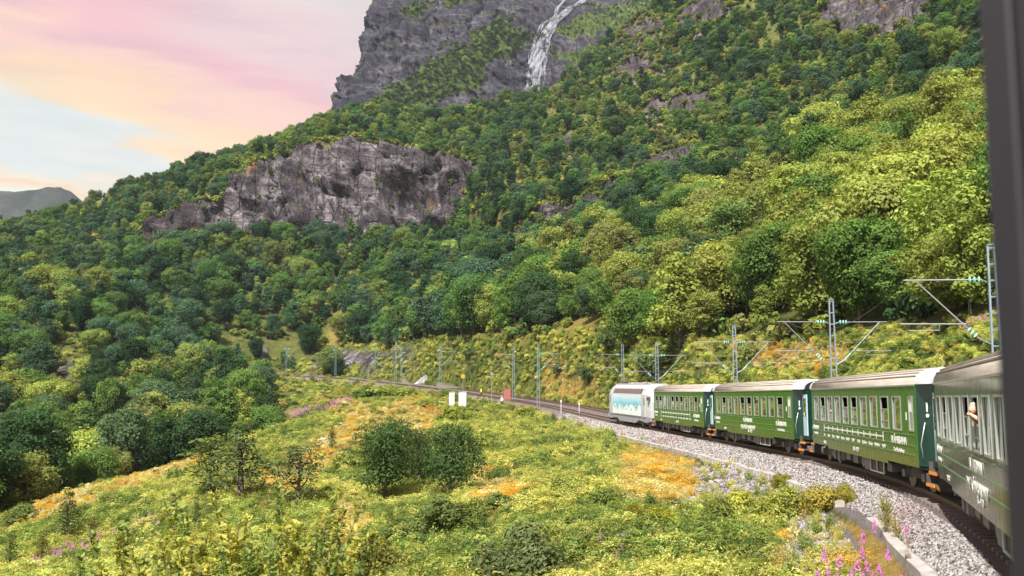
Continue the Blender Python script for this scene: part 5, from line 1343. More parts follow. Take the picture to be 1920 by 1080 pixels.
def mk_glass(name, tint=(0.5, 0.55, 0.5), f=.55):
    t = NT(name); g = t.n.new('ShaderNodeBsdfGlossy'); g.inputs['Roughness'].default_value = .03; g.inputs[0].default_value = (.85, .9, .85, 1)
    d = t.n.new('ShaderNodeBsdfDiffuse'); d.inputs[0].default_value = (.03, .035, .03, 1)
    tr = t.n.new('ShaderNodeBsdfTransparent'); tr.inputs[0].default_value = tint + (1,)
    m = t.n.new('ShaderNodeMixShader'); m.inputs[0].default_value = .55; t.l.new(d.outputs[0], m.inputs[1]); t.l.new(tr.outputs[0], m.inputs[2])
    fr = t.n.new('ShaderNodeFresnel'); fr.inputs[0].default_value = 1.6
    ff = t.math('ADD', t.math('MULTIPLY', fr.outputs[0], .9), f * .6, True)
    m2 = t.n.new('ShaderNodeMixShader'); t.l.new(ff, m2.inputs[0]); t.l.new(m.outputs[0], m2.inputs[1]); t.l.new(g.outputs[0], m2.inputs[2])
    t.l.new(m2.outputs[0], t.out.inputs[0]); return t.mat
MAT['glass'] = mk_glass('window_glass')
MAT['fpane'] = mk_glass('darkened_far_glass', (0.12, 0.12, 0.12))  # far-side window glass, tinted dark so the coach interior looks shaded
_fonts = {}
def text_obj(txt, size, loc, rot, mat, parent, name='lettering', ax='LEFT', sx=1.0, thick=.004, bold=0.0):
    key = (txt, size, ax, thick, bold)
    if key not in _fonts:
        cu = bpy.data.curves.new('t', 'FONT'); cu.body = txt; cu.size = size; cu.extrude = thick; cu.align_x = ax; cu.offset = bold; cu.resolution_u = 2
        to = bpy.data.objects.new('t', cu); COL.objects.link(to); dg = bpy.context.evaluated_depsgraph_get()
        me = bpy.data.meshes.new_from_object(to.evaluated_get(dg)); bpy.data.objects.remove(to); bpy.data.curves.remove(cu)
        me.materials.clear(); me.materials.append(mat); _fonts[key] = me
    o = bpy.data.objects.new(name, _fonts[key]); o.location = loc; o.rotation_euler = rot; o.scale = (sx, 1, 1); link(o, parent); return o
# ------------------------------------------------------------------ people
SKIN = M_paint('skin', (0.62, 0.36, 0.26), .55, 0, .06, 8)
def body(name, joints, edges, root, mat, parent, sub=2, tint_rng=None):
    me = bpy.data.meshes.new(name); me.from_pydata([j[0] for j in joints], edges, [])
    o = bpy.data.objects.new(name, me); link(o, parent)
    sk = o.modifiers.new('skin', 'SKIN'); sk.use_smooth_shade = True
    for i, j in enumerate(joints):
        v = me.skin_vertices[0].data[i]; r = j[1]; v.radius = (r, r) if not isinstance(r, tuple) else r; v.use_root = (i == root)
    s_ = o.modifiers.new('sub', 'SUBSURF'); s_.levels = sub; s_.render_levels = sub
    dg = bpy.context.evaluated_depsgraph_get(); m2 = bpy.data.meshes.new_from_object(o.evaluated_get(dg)); m2.materials.clear(); m2.materials.append(mat)
    o.modifiers.clear(); o.data = m2
    m2.polygons.foreach_set('use_smooth', [True] * len(m2.polygons))
    return o
HAIRM = {'grey': M_paint('grey_hair', (0.42, 0.38, 0.34), .8, 0, .2, 20), 'dark': M_paint('dark_hair', (0.03, 0.02, 0.015), .8, 0, .2, 20)}
CLOTH = {k: M_paint(k + '_cloth', v, .85, 0, .12, 6) for k, v in dict(white=(.68, .66, .64), red=(.45, .09, .08), hivis=(.75, .82, .04), navy=(.02, .025, .05), pink=(.62, .35, .33), black=(.03, .03, .03)).items()}
def headpart(parent, c, rz, hair='grey', s_=1.0):
    """head with eyes, nose, mouth and ears, facing +x before the turn; c is its centre"""
    import bmesh
    bm = bmesh.new(); bmesh.ops.create_uvsphere(bm, u_segments=20, v_segments=16, radius=1)
    for v in bm.verts:
        x, y, z = v.co
        sx_, sy_, sz_ = .098, .076, .122
        if z < -.2: k = 1 - .38 * (-z - .2); sy_ *= k; sx_ *= (1 - .22 * (-z - .2))
        v.co = (x * sx_ + (.012 if x > 0 and z < .1 else 0), y * sy_, z * sz_)
    def blob(cx, cy, cz, rx, ry, rz_):
        r = bmesh.ops.create_uvsphere(bm, u_segments=8, v_segments=6, radius=1)
        for v in r['verts']: v.co = (cx + v.co.x * rx, cy + v.co.y * ry, cz + v.co.z * rz_)
    blob(.108, 0, -.012, .022, .014, .026); blob(.0, .078, -.005, .018, .01, .03); blob(.0, -.078, -.005, .018, .01, .03)
    for v in bm.verts: v.co *= s_
    me = bpy.data.meshes.new('head'); bm.to_mesh(me); bm.free(); me.materials.append(SKIN); me.polygons.foreach_set('use_smooth', [True] * len(me.polygons))
    h = link(bpy.data.objects.new('head', me), parent); h.location = c; h.rotation_euler = (0, 0, rz)
    m = MB()
    for sy in (-1, 1): m.tube([(.088, .03 * sy, .012), (.098, .03 * sy, .012)], [.012, .006], 8)
    m.tube([(.092, -.022, -.055), (.098, 0, -.057), (.092, .022, -.055)], .005, 6)
    m.build('face', MAT['dark'], h)
    bm = bmesh.new(); bmesh.ops.create_uvsphere(bm, u_segments=20, v_segments=14, radius=1)
    kill = [v for v in bm.verts if v.co.z < -.25 or (v.co.x > .35 and v.co.z < .55)]
    bmesh.ops.delete(bm, geom=kill, context='VERTS')
    for v in bm.verts: k = 1 + .05 * math.sin(v.co.x * 13 + v.co.z * 9); v.co = ((v.co.x * .110 - .006) * k * s_, v.co.y * .087 * k * s_, (v.co.z * .135 + .004) * k * s_)
    me = bpy.data.meshes.new('hair'); bm.to_mesh(me); bm.free(); me.materials.append(HAIRM[hair]); me.polygons.foreach_set('use_smooth', [True] * len(me.polygons))
    link(bpy.data.objects.new('hair', me), h)
    return h
def hand(parent, wrist, dirv, up=(0, 0, 1), name='hand'):
    d = Vector(dirv).normalized(); u = Vector(up); s_ = d.cross(u).normalized(); u = s_.cross(d); w = Vector(wrist)
    m = MB(); m.tube([w, w + d * .03, w + d * .085], [.026, .040, .036], 8)
    for k, (o_, L) in enumerate(((-.03, .065), (-.01, .078), (.01, .072), (.03, .055))):
        p = w + d * .08 + s_ * o_; m.tube([p, p + d * L * .5 - u * .008, p + d * L * .85 - u * .035], [.0095, .009, .007], 6)
    p = w + d * .025 + s_ * -.035; m.tube([p, p + d * .03 - s_ * .028, p + d * .055 - s_ * .03 - u * .01], [.012, .010, .008], 6)
    return m.build(name, SKIN, parent, True)
def standing_person(loc, rz, cloth, legs, label, hat=None, hair='dark', arms='bent'):
    t = thing('person', label, 'person', loc, rz)
    J = [((0, 0, .93), .13), ((0, 0, 1.15), .125), ((0, 0, 1.38), .15), ((0, 0, 1.50), .065), ((0, 0, 1.56), .055),
         ((0, .09, .88), .10), ((.03, .11, .50), .065), ((0, .12, .09), .045), ((.13, .13, .04), .035),
         ((0, -.09, .88), .10), ((-.02, -.11, .50), .065), ((-.08, -.12, .09), .045), ((.05, -.13, .04), .035),
         ((0, .19, 1.40), .065), ((.02, .25, 1.14), .048), ((.17, .20, .98), .036), ((0, -.19, 1.40), .065), ((.02, -.26, 1.14), .048), ((.12, -.22, .93), .036)]
    E = [(0, 1), (1, 2), (2, 3), (3, 4), (0, 5), (5, 6), (6, 7), (7, 8), (0, 9), (9, 10), (10, 11), (11, 12), (2, 13), (13, 14), (14, 15), (2, 16), (16, 17), (17, 18)]
    b = body('body', J, E, 0, CLOTH[cloth], t)
    me = b.data; me.materials.append(CLOTH[legs]); me.materials.append(SKIN)
    for p in me.polygons:
        if p.center.z < .92: p.material_index = 1
        elif p.center.z > 1.51: p.material_index = 2
    headpart(t, (.02, 0, 1.68), 0, hair)
    hand(t, J[15][0], (.8, -.2, -.4)); hand(t, J[18][0], (.7, .1, -.6))
    if hat: MB().tube([(0, 0, 1.72), (0, 0, 1.76), (0, 0, 1.80), (0, 0, 1.825)], [.155, .12, .10, .03], 14).build('helmet', MAT[hat], t, True)
    return t
# ------------------------------------------------------------------ coach
L_CAR = 20.35
HW, ZB, ZE = 1.5, 0.85, 3.52                # half width, body bottom, eave above rail
WIN_X = [7.35 - i * 1.53 for i in range(11)]
def roof_pts(hw=HW, z0=ZE, zt=4.08, n=14, ov=0.0):
    out = []
    for i in range(n + 1):
        a = math.pi * i / n; c, s_ = math.cos(a), math.sin(a)
        out.append((-(hw + ov) * (abs(c) ** .62) * (1 if c > 0 else -1), z0 + (zt - z0) * s_ ** .85))
    return out
def side_wall(x0, x1, holes, y0, y1, z0, z1):
    """wall panel with real openings; holes = (xa, xb, za, zb)"""
    m = MB(); hs = sorted(holes); x = x0
    for (a, b, za, zb) in hs:
        m.box(x, a, y0, y1, z0, z1); m.box(a, b, y0, y1, z0, za); m.box(a, b, y0, y1, zb, z1); x = b
    m.box(x, x1, y0, y1, z0, z1); return m
def window(parent, x, w, zl, zh, opened, y=HW, lbl=None, sgn=1):
    m = MB(); f = .032; o0, o1 = y - .03, y + .022
    m.box(x - w / 2 - .02, x - w / 2 + f, o0, o1, zl - .02, zh + .02); m.box(x + w / 2 - f, x + w / 2 + .02, o0, o1, zl - .02, zh + .02)
    m.box(x - w / 2 + f, x + w / 2 - f, o0, o1, zl - .02, zl + f); m.box(x - w / 2 + f, x + w / 2 - f, o0, o1, zh - f, zh + .02)
    mid = zl + (zh - zl) * (.62 if opened else .68)
    if opened: m.box(x - w / 2 + f, x + w / 2 - f, y - .028, y - .002, mid - .035, mid); m.box(x - w / 2 + f, x + w / 2 - f, y - .028, y - .002, zl + .26, zl + .285)
    wd = m.build('window', MAT['frame'], parent)
    if lbl: wd['label'] = lbl
    MB().box(x - w / 2 + f, x + w / 2 - f, y - .045, y - .035, zl + f, (mid - .035) if opened else zh - f).build('pane', MAT['glass'], wd)
    return wd
_farpane = MB().box(-.45, .45, -.01, .01, -.54, .54).mesh('far_pane', MAT['fpane'])
def coach(s_mid, label, opened, art, first_=[None]):
    MAT['green'] = MAT['green_shaded'] if label.startswith('dark') else MAT['green_far']
    c = track(s_mid, 0, 0)
    a = track(s_mid - L_CAR * .36); b = track(s_mid + L_CAR * .36); rz = math.atan2(b[1] - a[1], b[0] - a[0]); pitch = -math.atan2(b[2] - a[2], math.hypot(b[0] - a[0], b[1] - a[1]))
    ctr = (a + b) / 2 * .6 + c * .4
    t = thing('railway_coach', label, 'railway coach', ctr, rz, 'green coaches of the train'); t.rotation_euler = (0, pitch, rz)
    BX = 8.55                                 # green side runs from -BX to BX; recessed vestibules beyond
    ZT = 3.42; zl, zh = 1.98, 3.14
    holes = [(x - .50, x + .50, zl, zh) for x in WIN_X[:-1]]; wc = -8.05
    sw = side_wall(-BX, BX, holes + [(wc - .24, wc + .24, zl + .02, zh)], HW - .05, HW, ZB, ZE).build('side_wall', MAT['green'], t)
    m = MB(); m.box(-BX, BX, -HW, -HW + .05, ZB, 2.0); m.box(-BX, BX, -HW, -HW + .05, 3.1, ZE)
    for x in WIN_X: m.box(x - 1.53 + .46, x - .46, -HW, -HW + .05, 2.0, 3.1)
    m.build('side_wall', MAT['green'], t)
    for x in WIN_X[:-1]: o_ = bpy.data.objects.new('far_pane', _farpane); o_.location = (x, -HW + .02, 2.55); link(o_, t)
    MB().box(-BX, BX, -HW + .055, HW - .055, ZB + .1, ZB + .2).build('floor', MAT['dark'], t)
    m = MB(); m.box(-BX, BX, -.02, .02, ZB + .2, ZE - .05) if False else None
    for x in WIN_X:
        for y_ in (.35, -1.35): m.box(x - .62, x - .50, y_, y_ + 1.0, ZB + .2, 2.25)
    m.build('seat_row', MAT['seat'], t)
    MB().box(-BX, BX, -HW + .055, HW - .055, ZE - .12, ZE - .08).build('ceiling', MAT['dark'], t)
    for x in (-BX, BX):
        MB().box(x - .03, x + .03, -HW + .06, HW - .06, ZB, ZE).build('partition', MAT['dgreen'], t)
    # stepped lower edge between the bogies
    MB().box(-5.0, 5.0, HW - .06, HW - .005, ZB - .10, ZB).build('skirt', MAT['green'], t)
    for i_, x in enumerate(WIN_X[:-1]): window(t, x, .98, zl + .01, zh - .01, i_ in opened)
    w_ = window(t, wc, .44, zl + .03, zh - .01, False, lbl='narrow end window')
    MB().box(wc - .19, wc + .19, HW - .03, HW - .02, 2.62, zh - .05).build('blind', MAT['white'], w_)
    for z_ in (1.86, 1.52, 1.22): MB().box(-BX + .25, BX - .25, HW + .001, HW + .016, z_, z_ + .03).build('bead', MAT['rib'], t)
    MB().box(-BX, BX, HW, HW + .03, ZE - .05, ZE).build('gutter', MAT['frame'], t)
    MB().box(-7.35, -7.25, HW + .001, HW + .012, 2.30, 2.55).build('plate', MAT['letter'], t) if False else MB().box(-7.55, -7.45, HW + .001, HW + .012, 2.35, 2.6).build('plate', MAT['letter'], t)
    # roof with ribs
    rp = roof_pts(); m = MB(); n = len(rp)
    V = [(x, y, z) for x in (-BX + .02, BX - .02) for (y, z) in rp]; m.add(V, [(i, i + 1, n + i + 1, n + i) for i in range(n - 1)] + [tuple(range(n))[::-1], tuple(range(n, 2 * n))])
    rf = m.build('roof', MAT['roof'], t, True)
    for k in (2, 3, 4, 6):
        for sg in (1, -1):
            y, z = rp[k]; MB().box(-BX + .02, BX - .02, sg * y - .03, sg * y + .03, z - .01, z + .028).build('roof_rib', MAT['roof'], rf)
    for sx_ in (1, -1):                       # pale domed roof ends
        m = MB(); V = []
        for q, (xx, k) in enumerate(((BX - .02, 1.003), (BX + .55, .985), (BX + 1.0, .93), (BX + 1.2, .82))):
            V += [(sx_ * xx, y * k, ZE - .06 + (z - ZE) * (1.0 if q == 0 else k) + .06) for (y, z) in rp]
        F = [(q * n + i, q * n + i + 1, (q + 1) * n + i + 1, (q + 1) * n + i)[::sx_] for q in range(3) for i in range(n - 1)]
        F.append(tuple(range(3 * n, 4 * n))); m.add(V, F); m.build('roof_end', MAT['roofend'], t, True)
        # tapering vestibule: side faces step in from the body side
        X0, X1, X2 = BX + .03, BX + .62, BX + 1.32
        m = MB(); pl = [(sx_ * X0, HW - .02), (sx_ * X1, 1.13), (sx_ * X2, 1.10), (sx_ * X2, -1.10), (sx_ * X1, -1.13), (sx_ * X0, -HW + .02)]
        m.prism(pl, ZB + .05, ZE - .02, axis='z'); ev = m.build('end_wall', MAT['dgreen'], t)
        # door on the stepped-in side
        d = MB(); d.box(min(sx_ * (X1 + .06), sx_ * (X2 - .05)), max(sx_ * (X1 + .06), sx_ * (X2 - .05)), 1.12, 1.17, ZB + .25, 3.25); dr = d.build('door', MAT['door'], t, bevel=.01)
        xm = sx_ * (X1 + X2) / 2; MB().box(xm - .2, xm + .2, 1.171, 1.18, 2.1, 3.05).build('pane', MAT['glass'], dr); MB().box(xm - .25, xm - .21, 1.171, 1.2, 1.6, 2.0).build('handle', MAT['frame'], dr)
        ax = (sx_ * X0 * .45 + sx_ * X1 * .55); ay = HW * .45 + 1.13 * .55
        MB().tube([(sx_ * (X0 + .24), HW - .10, 1.15), (sx_ * (X0 + .22), HW - .05, 1.6), (sx_ * (X0 + .36), HW - .16, 2.3)], .018, 6).build('handrail', MAT['frame'], t, True)
        for zz, dp in ((.78, .0), (.42, .10)):
            st = MB().box(min(sx_ * (X1 - .10), sx_ * (X2 + .0)), max(sx_ * (X1 - .10), sx_ * X2), 1.0, 1.32 + dp, zz - .05, zz).build('step', MAT['under'], t)
            MB().box(min(sx_ * (X1 - .10), sx_ * X2), max(sx_ * (X1 - .10), sx_ * X2), 1.325 + dp, 1.345 + dp, zz - .09, zz + .005).build('step_edge', MAT['orange'], st)
            MB().box(min(sx_ * (X1 - .13), sx_ * (X1 - .10)), max(sx_ * (X1 - .13), sx_ * (X1 - .10)), 1.0, 1.32 + dp, zz - .09, zz + .3).build('step_side', MAT['under'], st)
        MB().box(min(sx_ * X2, sx_ * (X2 + .30)), max(sx_ * X2, sx_ * (X2 + .30)), -.55, .55, 1.2, 3.4).build('gangway', MAT['rubber'], t)
        MB().box(min(sx_ * X0, sx_ * (X1 + .3)), max(sx_ * X0, sx_ * (X1 + .3)), HW - .5, HW - .36, 1.10, 1.13).build('step_rail', MAT['frame'], t)
        for sy in (1, -1): MB().tube([(sx_ * X2, sy * .88, 1.05), (sx_ * (X2 + .28), sy * .88, 1.05), (sx_ * (X2 + .30), sy * .88, 1.05), (sx_ * (X2 + .34), sy * .88, 1.05)], [.08, .08, .2, .2], 12).build('buffer', MAT['under'], t)
    # the number on the rear end panel: the slanting face between body side and door
    dx, dy = -.59, -(HW - .02 - 1.13); an = math.atan2(dy, dx)
    pos = (-(BX + .03) + dx * .80, HW - .02 + dy * .80, 2.65); nrm = Vector((dy, -dx, 0)).normalized() * (-1 if False else 1)
    nrm = Vector((-.5, .78, 0)).normalized()
    text_obj('1', .40, (pos[0] + nrm.x * .02, pos[1] + nrm.y * .02, pos[2]), (R(90), 0, math.atan2(-dy, -dx)), MAT['letter'], t, bold=.012)
    MB().disc((pos[0] + .07 + nrm.x * .02, pos[1] + .05 + nrm.y * .02, 2.52), nrm, .06, .015).build('dot_mark', MAT['letter'], t)
    # bogies
    for bx_ in (-6.75, 6.75):
        bo = MB()
        for sy in (1, -1): bo.prism([(bx_ - 1.6, .42), (bx_ - 1.3, .62), (bx_ - .4, .66), (bx_ - .3, .82), (bx_ + .3, .82), (bx_ + .4, .66), (bx_ + 1.3, .62), (bx_ + 1.6, .42), (bx_ + .5, .40), (bx_ - .5, .40)], sy * 1.0 - .06, sy * 1.0 + .06)
        bo.box(bx_ - .3, bx_ + .3, -1.0, 1.0, .45, .75); bo = bo.build('bogie', MAT['under'], t)
        for wx_ in (-1.1, 1.1):
            for sy in (1, -1):
                w = MB(); w.tube([(bx_ + wx_, sy * .70, .46), (bx_ + wx_, sy * .735, .46), (bx_ + wx_, sy * .74, .46), (bx_ + wx_, sy * .86, .46), (bx_ + wx_, sy * .865, .40)][:4], [.50, .50, .46, .46], 22); w.tube([(bx_ + wx_, sy * .86, .46), (bx_ + wx_, sy * 1.13, .46)], [.14, .12], 10)
                w.build('wheel', MAT['wheel'], bo, False)
            MB().box(bx_ + wx_ - .17, bx_ + wx_ + .17, 1.06, 1.16, .34, .60).build('axle_box', MAT['box'], bo)
            MB().tube([(bx_ + wx_ * .62, 1.05, .45), (bx_ + wx_ * .62, 1.05, .80)], .085, 10).build('spring', MAT['under'], bo)
    m = MB(); m.box(-8.9, 8.9, -1.15, 1.15, ZB - .12, ZB - .002); m.build('underframe', MAT['under'], t)
    for (x0, x1, z0, z1, mt) in ((4.3, 4.75, .30, ZB - .10, 'box'), (3.5, 3.95, .28, ZB - .10, 'box'), (2.5, 3.2, .35, ZB - .10, 'under'), (1.5, 2.3, .42, ZB - .1, 'box'), (.2, 1.0, .38, ZB - .1, 'box'), (-1.7, -.9, .25, ZB - .10, 'box'), (-3.9, -2.1, .32, ZB - .1, 'under'), (-4.8, -4.2, .42, ZB - .1, 'box')):
        MB().box(x0, x1, .55, 1.32, z0, z1).build('equipment_box', MAT[mt], t, bevel=.02)
    m = MB()
    for (a, b) in (((-3.95, .30), (-2.05, .30)), ((-3.95, .30), (-3.95, .75)), ((-2.05, .30), (-2.05, .75)), ((-3.0, .30), (-3.0, .75))): m.tube([(a[0], 1.36, a[1]), (b[0], 1.36, b[1])], .035, 6)
    m.build('equipment_rack', MAT['frame'], t)
    MB().tube([(-.4, .9, .55), (-.4, 1.25, .55)], .26, 14).build('air_tank', MAT['box'], t)
    # lettering (faces +y: text runs towards -x)
    rt = (R(90), 0, R(180)); Y = HW + .018
    def tx(s__, size, x, z, ax='CENTER', sx=1.0, bold=0.0): return text_obj(s__, size, (x, Y, z), rt, MAT['letter'], t, ax=ax, sx=sx, bold=bold)
    tx('FLÅMSBANA', .33, -6.55, 1.53, bold=.014); tx('The Flåm Railway', .18, -6.5, 1.24, bold=.006)
    tx('FLÅMSBANA', .24, 7.6, 1.56, bold=.012); tx('The Flåm Railway', .14, 7.6, 1.32, bold=.005)
    if art == 'line':
        st = ['Flåm', 'Lunden', 'Håreina', 'Dalsbotn', 'Berekvam', 'Blomheller', 'Kårdal', 'Pinnalia', 'Kjosfossen', 'Reinunga', 'Vatnahalsen', 'Myrdal']
        m = MB(); xs = [5.6 - i * .93 for i in range(12)]
        m.box(xs[-1] - .04, xs[0] + .04, HW + .017, HW + .024, 1.66, 1.72)
        for k, x in enumerate(xs): m.box(x - .04, x + .04, HW + .025, HW + .031, 1.69 - (.17 if k in (0, 11) else .12), 1.69 + (.17 if k in (0, 11) else .12))
        m.build('route_diagram', MAT['letter'], t)
        for x, s__ in zip(xs, st): tx(s__, .145, x, 1.30, bold=.010)
    else:
        tx('FLÅMSBANA', .34, .1, 1.56, sx=1.05, bold=.014); tx('THE FLÅM RAILWAY', .34, .1, 1.12, sx=1.05, bold=.014)
    tx('B5 - 17 27', .22, -.4, .93, bold=.008); tx('ABC 22', .16, 5.6, .95, bold=.01)
    return t
s_c1 = s_at_y(27.9)
# coach boundaries along the line
bnd0 = s_at_y(28.3) + .5
COACH = []
specs = [(-1, 'dark-shaded glossy green coach nearest the window, a passenger leaning out', {1, 4, 5}, 'text'), (0, 'green coach carrying the white route diagram, second from the window', {1, 5, 6, 9} and {1, 4, 5, 8}, 'line'),
         (1, 'green coach with two centred lines of white lettering, third from the window', {1, 4, 5, 6, 9}, 'text'), (2, 'green coach coupled directly behind the pale locomotive', {0, 1, 4, 5, 6, 9}, 'line')]
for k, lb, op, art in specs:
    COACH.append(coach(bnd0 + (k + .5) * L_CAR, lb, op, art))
# our own coach: the side we look out of, behind the lens, with its window jamb in view
own = coach(bnd0 - 1.5 * L_CAR, 'our own coach, only the dark blurred window post in view', set(), 'none') if False else None
print('coaches', round(time.time() - T0, 1))
# ------------------------------------------------------------------ locomotive
sL = bnd0 + 3 * L_CAR + 8.9
a = track(sL - 6); b = track(sL + 6); rz = math.atan2(b[1] - a[1], b[0] - a[0])
loco = thing('locomotive', 'silver white electric locomotive with a blue snow scene on its side', 'locomotive', (a + b) / 2, rz); loco.rotation_euler = (0, -math.atan2(b[2] - a[2], 12), rz)
def mk_silver():
    t = NT('silver_white_paint'); n = t.noise(t.coord('Object'), 1.5, 5, .6)
    return t.bsdf(t.mix(n, (.46, .48, .51), (.57, .58, .61)), .35, .1, None, .5, .4)
MAT['silver'] = mk_silver()
MAT['lroof'] = M_paint('loco_roof', (.42, .38, .42), .6, .2, .15, 2)
MAT['lskirt'] = M_paint('loco_skirt', (.30, .28, .33), .55, .2, .2, 2)
def mk_scene():
    t = NT('snow_scene_print'); c = t.coord('Object'); s = t.node('ShaderNodeSeparateXYZ'); t.l.new(c, s.inputs[0])
    z = t.math('MULTIPLY', t.math('SUBTRACT', s.outputs[2], 1.0), .46)
    zz = t.math('ADD', z, t.math('MULTIPLY', t.noise(t.coord('Object', (1, 1, 2)), .9, 5, .6), .22))
    sky = t.ramp(zz, [(.10, (.62, .74, .78)), (.30, (.70, .80, .84)), (.48, (.22, .50, .64)), (.60, (.10, .42, .62)), (.75, (.28, .60, .78)), (1.0, (.60, .74, .84))])
    n2 = t.noise(t.coord('Object', (1.1, 1, 1.4)), 1.1, 6, .65, .6)
    snow = t.math('MULTIPLY', t.ramp(n2, [(.46, 0.), (.54, 1.)]), t.ramp(z, [(.10, 1.), (.46, 1.), (.55, 0.)]))
    c2 = t.mix(snow, sky, (.82, .86, .88))
    dk = t.math('MULTIPLY', t.ramp(t.noise(t.coord('Object', (1, 1, .9)), 1.9, 4, .6), [(.60, 0.), (.66, .9)]), t.ramp(z, [(.2, 0.), (.3, 1.), (.5, 1.), (.6, 0.)]))
    return t.bsdf(t.mix(dk, c2, (.03, .16, .24)), .4, 0, None, .5, .4)
MAT['scene'] = mk_scene()
LX = 8.6
def sec(k, x, lo=.95, top=4.15):
    """body section, k narrows it"""
    pts = [(-1.45, lo), (-1.50, 1.6), (-1.48, 3.15), (-1.20, 3.75), (-.85, top), (.85, top), (1.20, 3.75), (1.48, 3.15), (1.50, 1.6), (1.45, lo)]
    return [(x, y * k, z) for y, z in pts]
m = MB(); S_ = []
for x, k, lo, top in ((-LX, .80, 1.0, 2.5), (-LX + .25, .88, .95, 3.25), (-LX + 1.0, .96, .95, 3.95), (-LX + 1.7, 1.0, .95, 4.15), (LX - 1.7, 1.0, .95, 4.15), (LX - 1.0, .96, .95, 3.95), (LX - .25, .88, .95, 3.25), (LX, .80, 1.0, 2.5)):
    q = sec(k, x, lo, min(top, 4.15)); zmax = top
    q = [(X, Y, min(Z, zmax - (4.15 - Z) * .12 if Z > zmax else Z)) for X, Y, Z in q]; S_.append(q)
V = [p for q in S_ for p in q]; n = 10
m.add(V, [(i * n + j, i * n + j + 1, (i + 1) * n + j + 1, (i + 1) * n + j) for i in range(7) for j in range(9)] + [tuple(range(n)), tuple(reversed(range(7 * n, 8 * n))) ] + [(i * n + 9, i * n, (i + 1) * n, (i + 1) * n + 9) for i in range(7)])
body_l = m.build('body', MAT['silver'], loco, bevel=.05)
MB().box(-LX + 1.9, LX - 1.9, -.83, .83, 4.151, 4.24).build('roof', MAT['lroof'], loco, bevel=.03)
MB().box(-5.6, 5.9, 1.502, 1.512, 1.05, 3.10).build('side_panel', MAT['scene'], loco)
gp = MB(); 
gp.add([(-5.6, 1.455, 3.245), (5.6, 1.455, 3.245), (5.6, 1.245, 3.72), (-5.6, 1.245, 3.72)], [(0, 1, 2, 3)]); gp.add([(-5.6, 1.445, 3.235), (5.6, 1.445, 3.235), (5.6, 1.235, 3.71), (-5.6, 1.235, 3.71)], [(3, 2, 1, 0)])
gr = gp.build('vent_band', MAT['brown'], loco)
for k in range(9):
    x = -5.2 + k * 1.25; q = MB(); q.add([(x, 1.47, 3.26), (x + 1.05, 1.47, 3.26), (x + 1.05, 1.27, 3.71), (x, 1.27, 3.71)], [(0, 1, 2, 3)]); q.add([(x, 1.46, 3.25), (x + 1.05, 1.46, 3.25), (x + 1.05, 1.26, 3.70), (x, 1.26, 3.70)], [(3, 2, 1, 0)]); q.build('louvre', M_paint('louvre_brown', (.16, .10, .11), .6) if k == 0 else bpy.data.materials['louvre_brown'], gr)
for sx_ in (1, -1):
    x = sx_ * 6.75; MB().box(x - .32, x + .32, 1.46, 1.51, 1.0, 2.95).build('cab_door', MAT['silver'], loco, bevel=.01)
    MB().box(x - .13, x + .13, 1.512, 1.522, 2.15, 2.85).build('cab_window', MAT['glass'], loco)
    MB().tube([(x - .42 * sx_, 1.54, 1.05), (x - .42 * sx_, 1.54, 2.2)], .022, 6).build('handrail', MAT['frame'], loco)
    e = MB(); e.add([(sx_ * (LX - .12), -1.1, 2.45), (sx_ * (LX - .12), 1.1, 2.45), (sx_ * (LX - .60), 1.05, 3.45), (sx_ * (LX - .60), -1.05, 3.45)], [(0, 1, 2, 3)]); e.add([(sx_ * (LX - .22), -1.1, 2.45), (sx_ * (LX - .22), 1.1, 2.45), (sx_ * (LX - .70), 1.05, 3.45), (sx_ * (LX - .70), -1.05, 3.45)], [(3, 2, 1, 0)])
    e.build('windscreen', MAT['glass'], loco)
    for sy in (1, -1):
        MB().tube([(sx_ * LX, sy * .88, 1.05), (sx_ * (LX + .35), sy * .88, 1.05), (sx_ * (LX + .36), sy * .88, 1.05), (sx_ * (LX + .42), sy * .88, 1.05)], [.09, .09, .22, .22], 12).build('buffer', MAT['under'], loco)
        MB().disc((sx_ * (LX + .01), sy * .85, 1.6), (1, 0, 0), .12, .05).build('headlight', MAT['letter'], loco)
    MB().box(min(sx_ * (LX - .9), sx_ * (LX + .1)), max(sx_ * (LX - .9), sx_ * (LX + .1)), -1.25, 1.25, .25, .9).build('snow_plough', MAT['under'], loco)
    MB().box(sx_ * 8.2 - .12, sx_ * 8.2 + .12, 1.35, 1.65, 2.6, 2.95).build('mirror', MAT['under'], loco)
m = MB(); m.prism([(-LX + .1, .95), (-LX + .1, .62), (-7.2, .45), (-5.9, .55), (-4.4, .62), (-3.2, .30), (3.2, .30), (4.4, .62), (5.9, .55), (7.2, .45), (LX - .1, .62), (LX - .1, .95)], 1.20, 1.42); m.build('skirt', MAT['lskirt'], loco)
MB().box(-LX + .4, LX - .4, -1.2, 1.2, .55, .94).build('underframe', MAT['under'], loco)
for bx_ in (-5.3, 5.3):
    bo = MB().box(bx_ - 1.9, bx_ + 1.9, .95, 1.15, .35, .75).build('bogie', MAT['under'], loco)
    for wx_ in (-1.3, 1.3):
        for sy in (1, -1): MB().tube([(bx_ + wx_, sy * .70, .54), (bx_ + wx_, sy * .735, .54), (bx_ + wx_, sy * .74, .54), (bx_ + wx_, sy * .88, .54)], [.57, .57, .54, .54], 22).build('wheel', MAT['wheel'], bo)
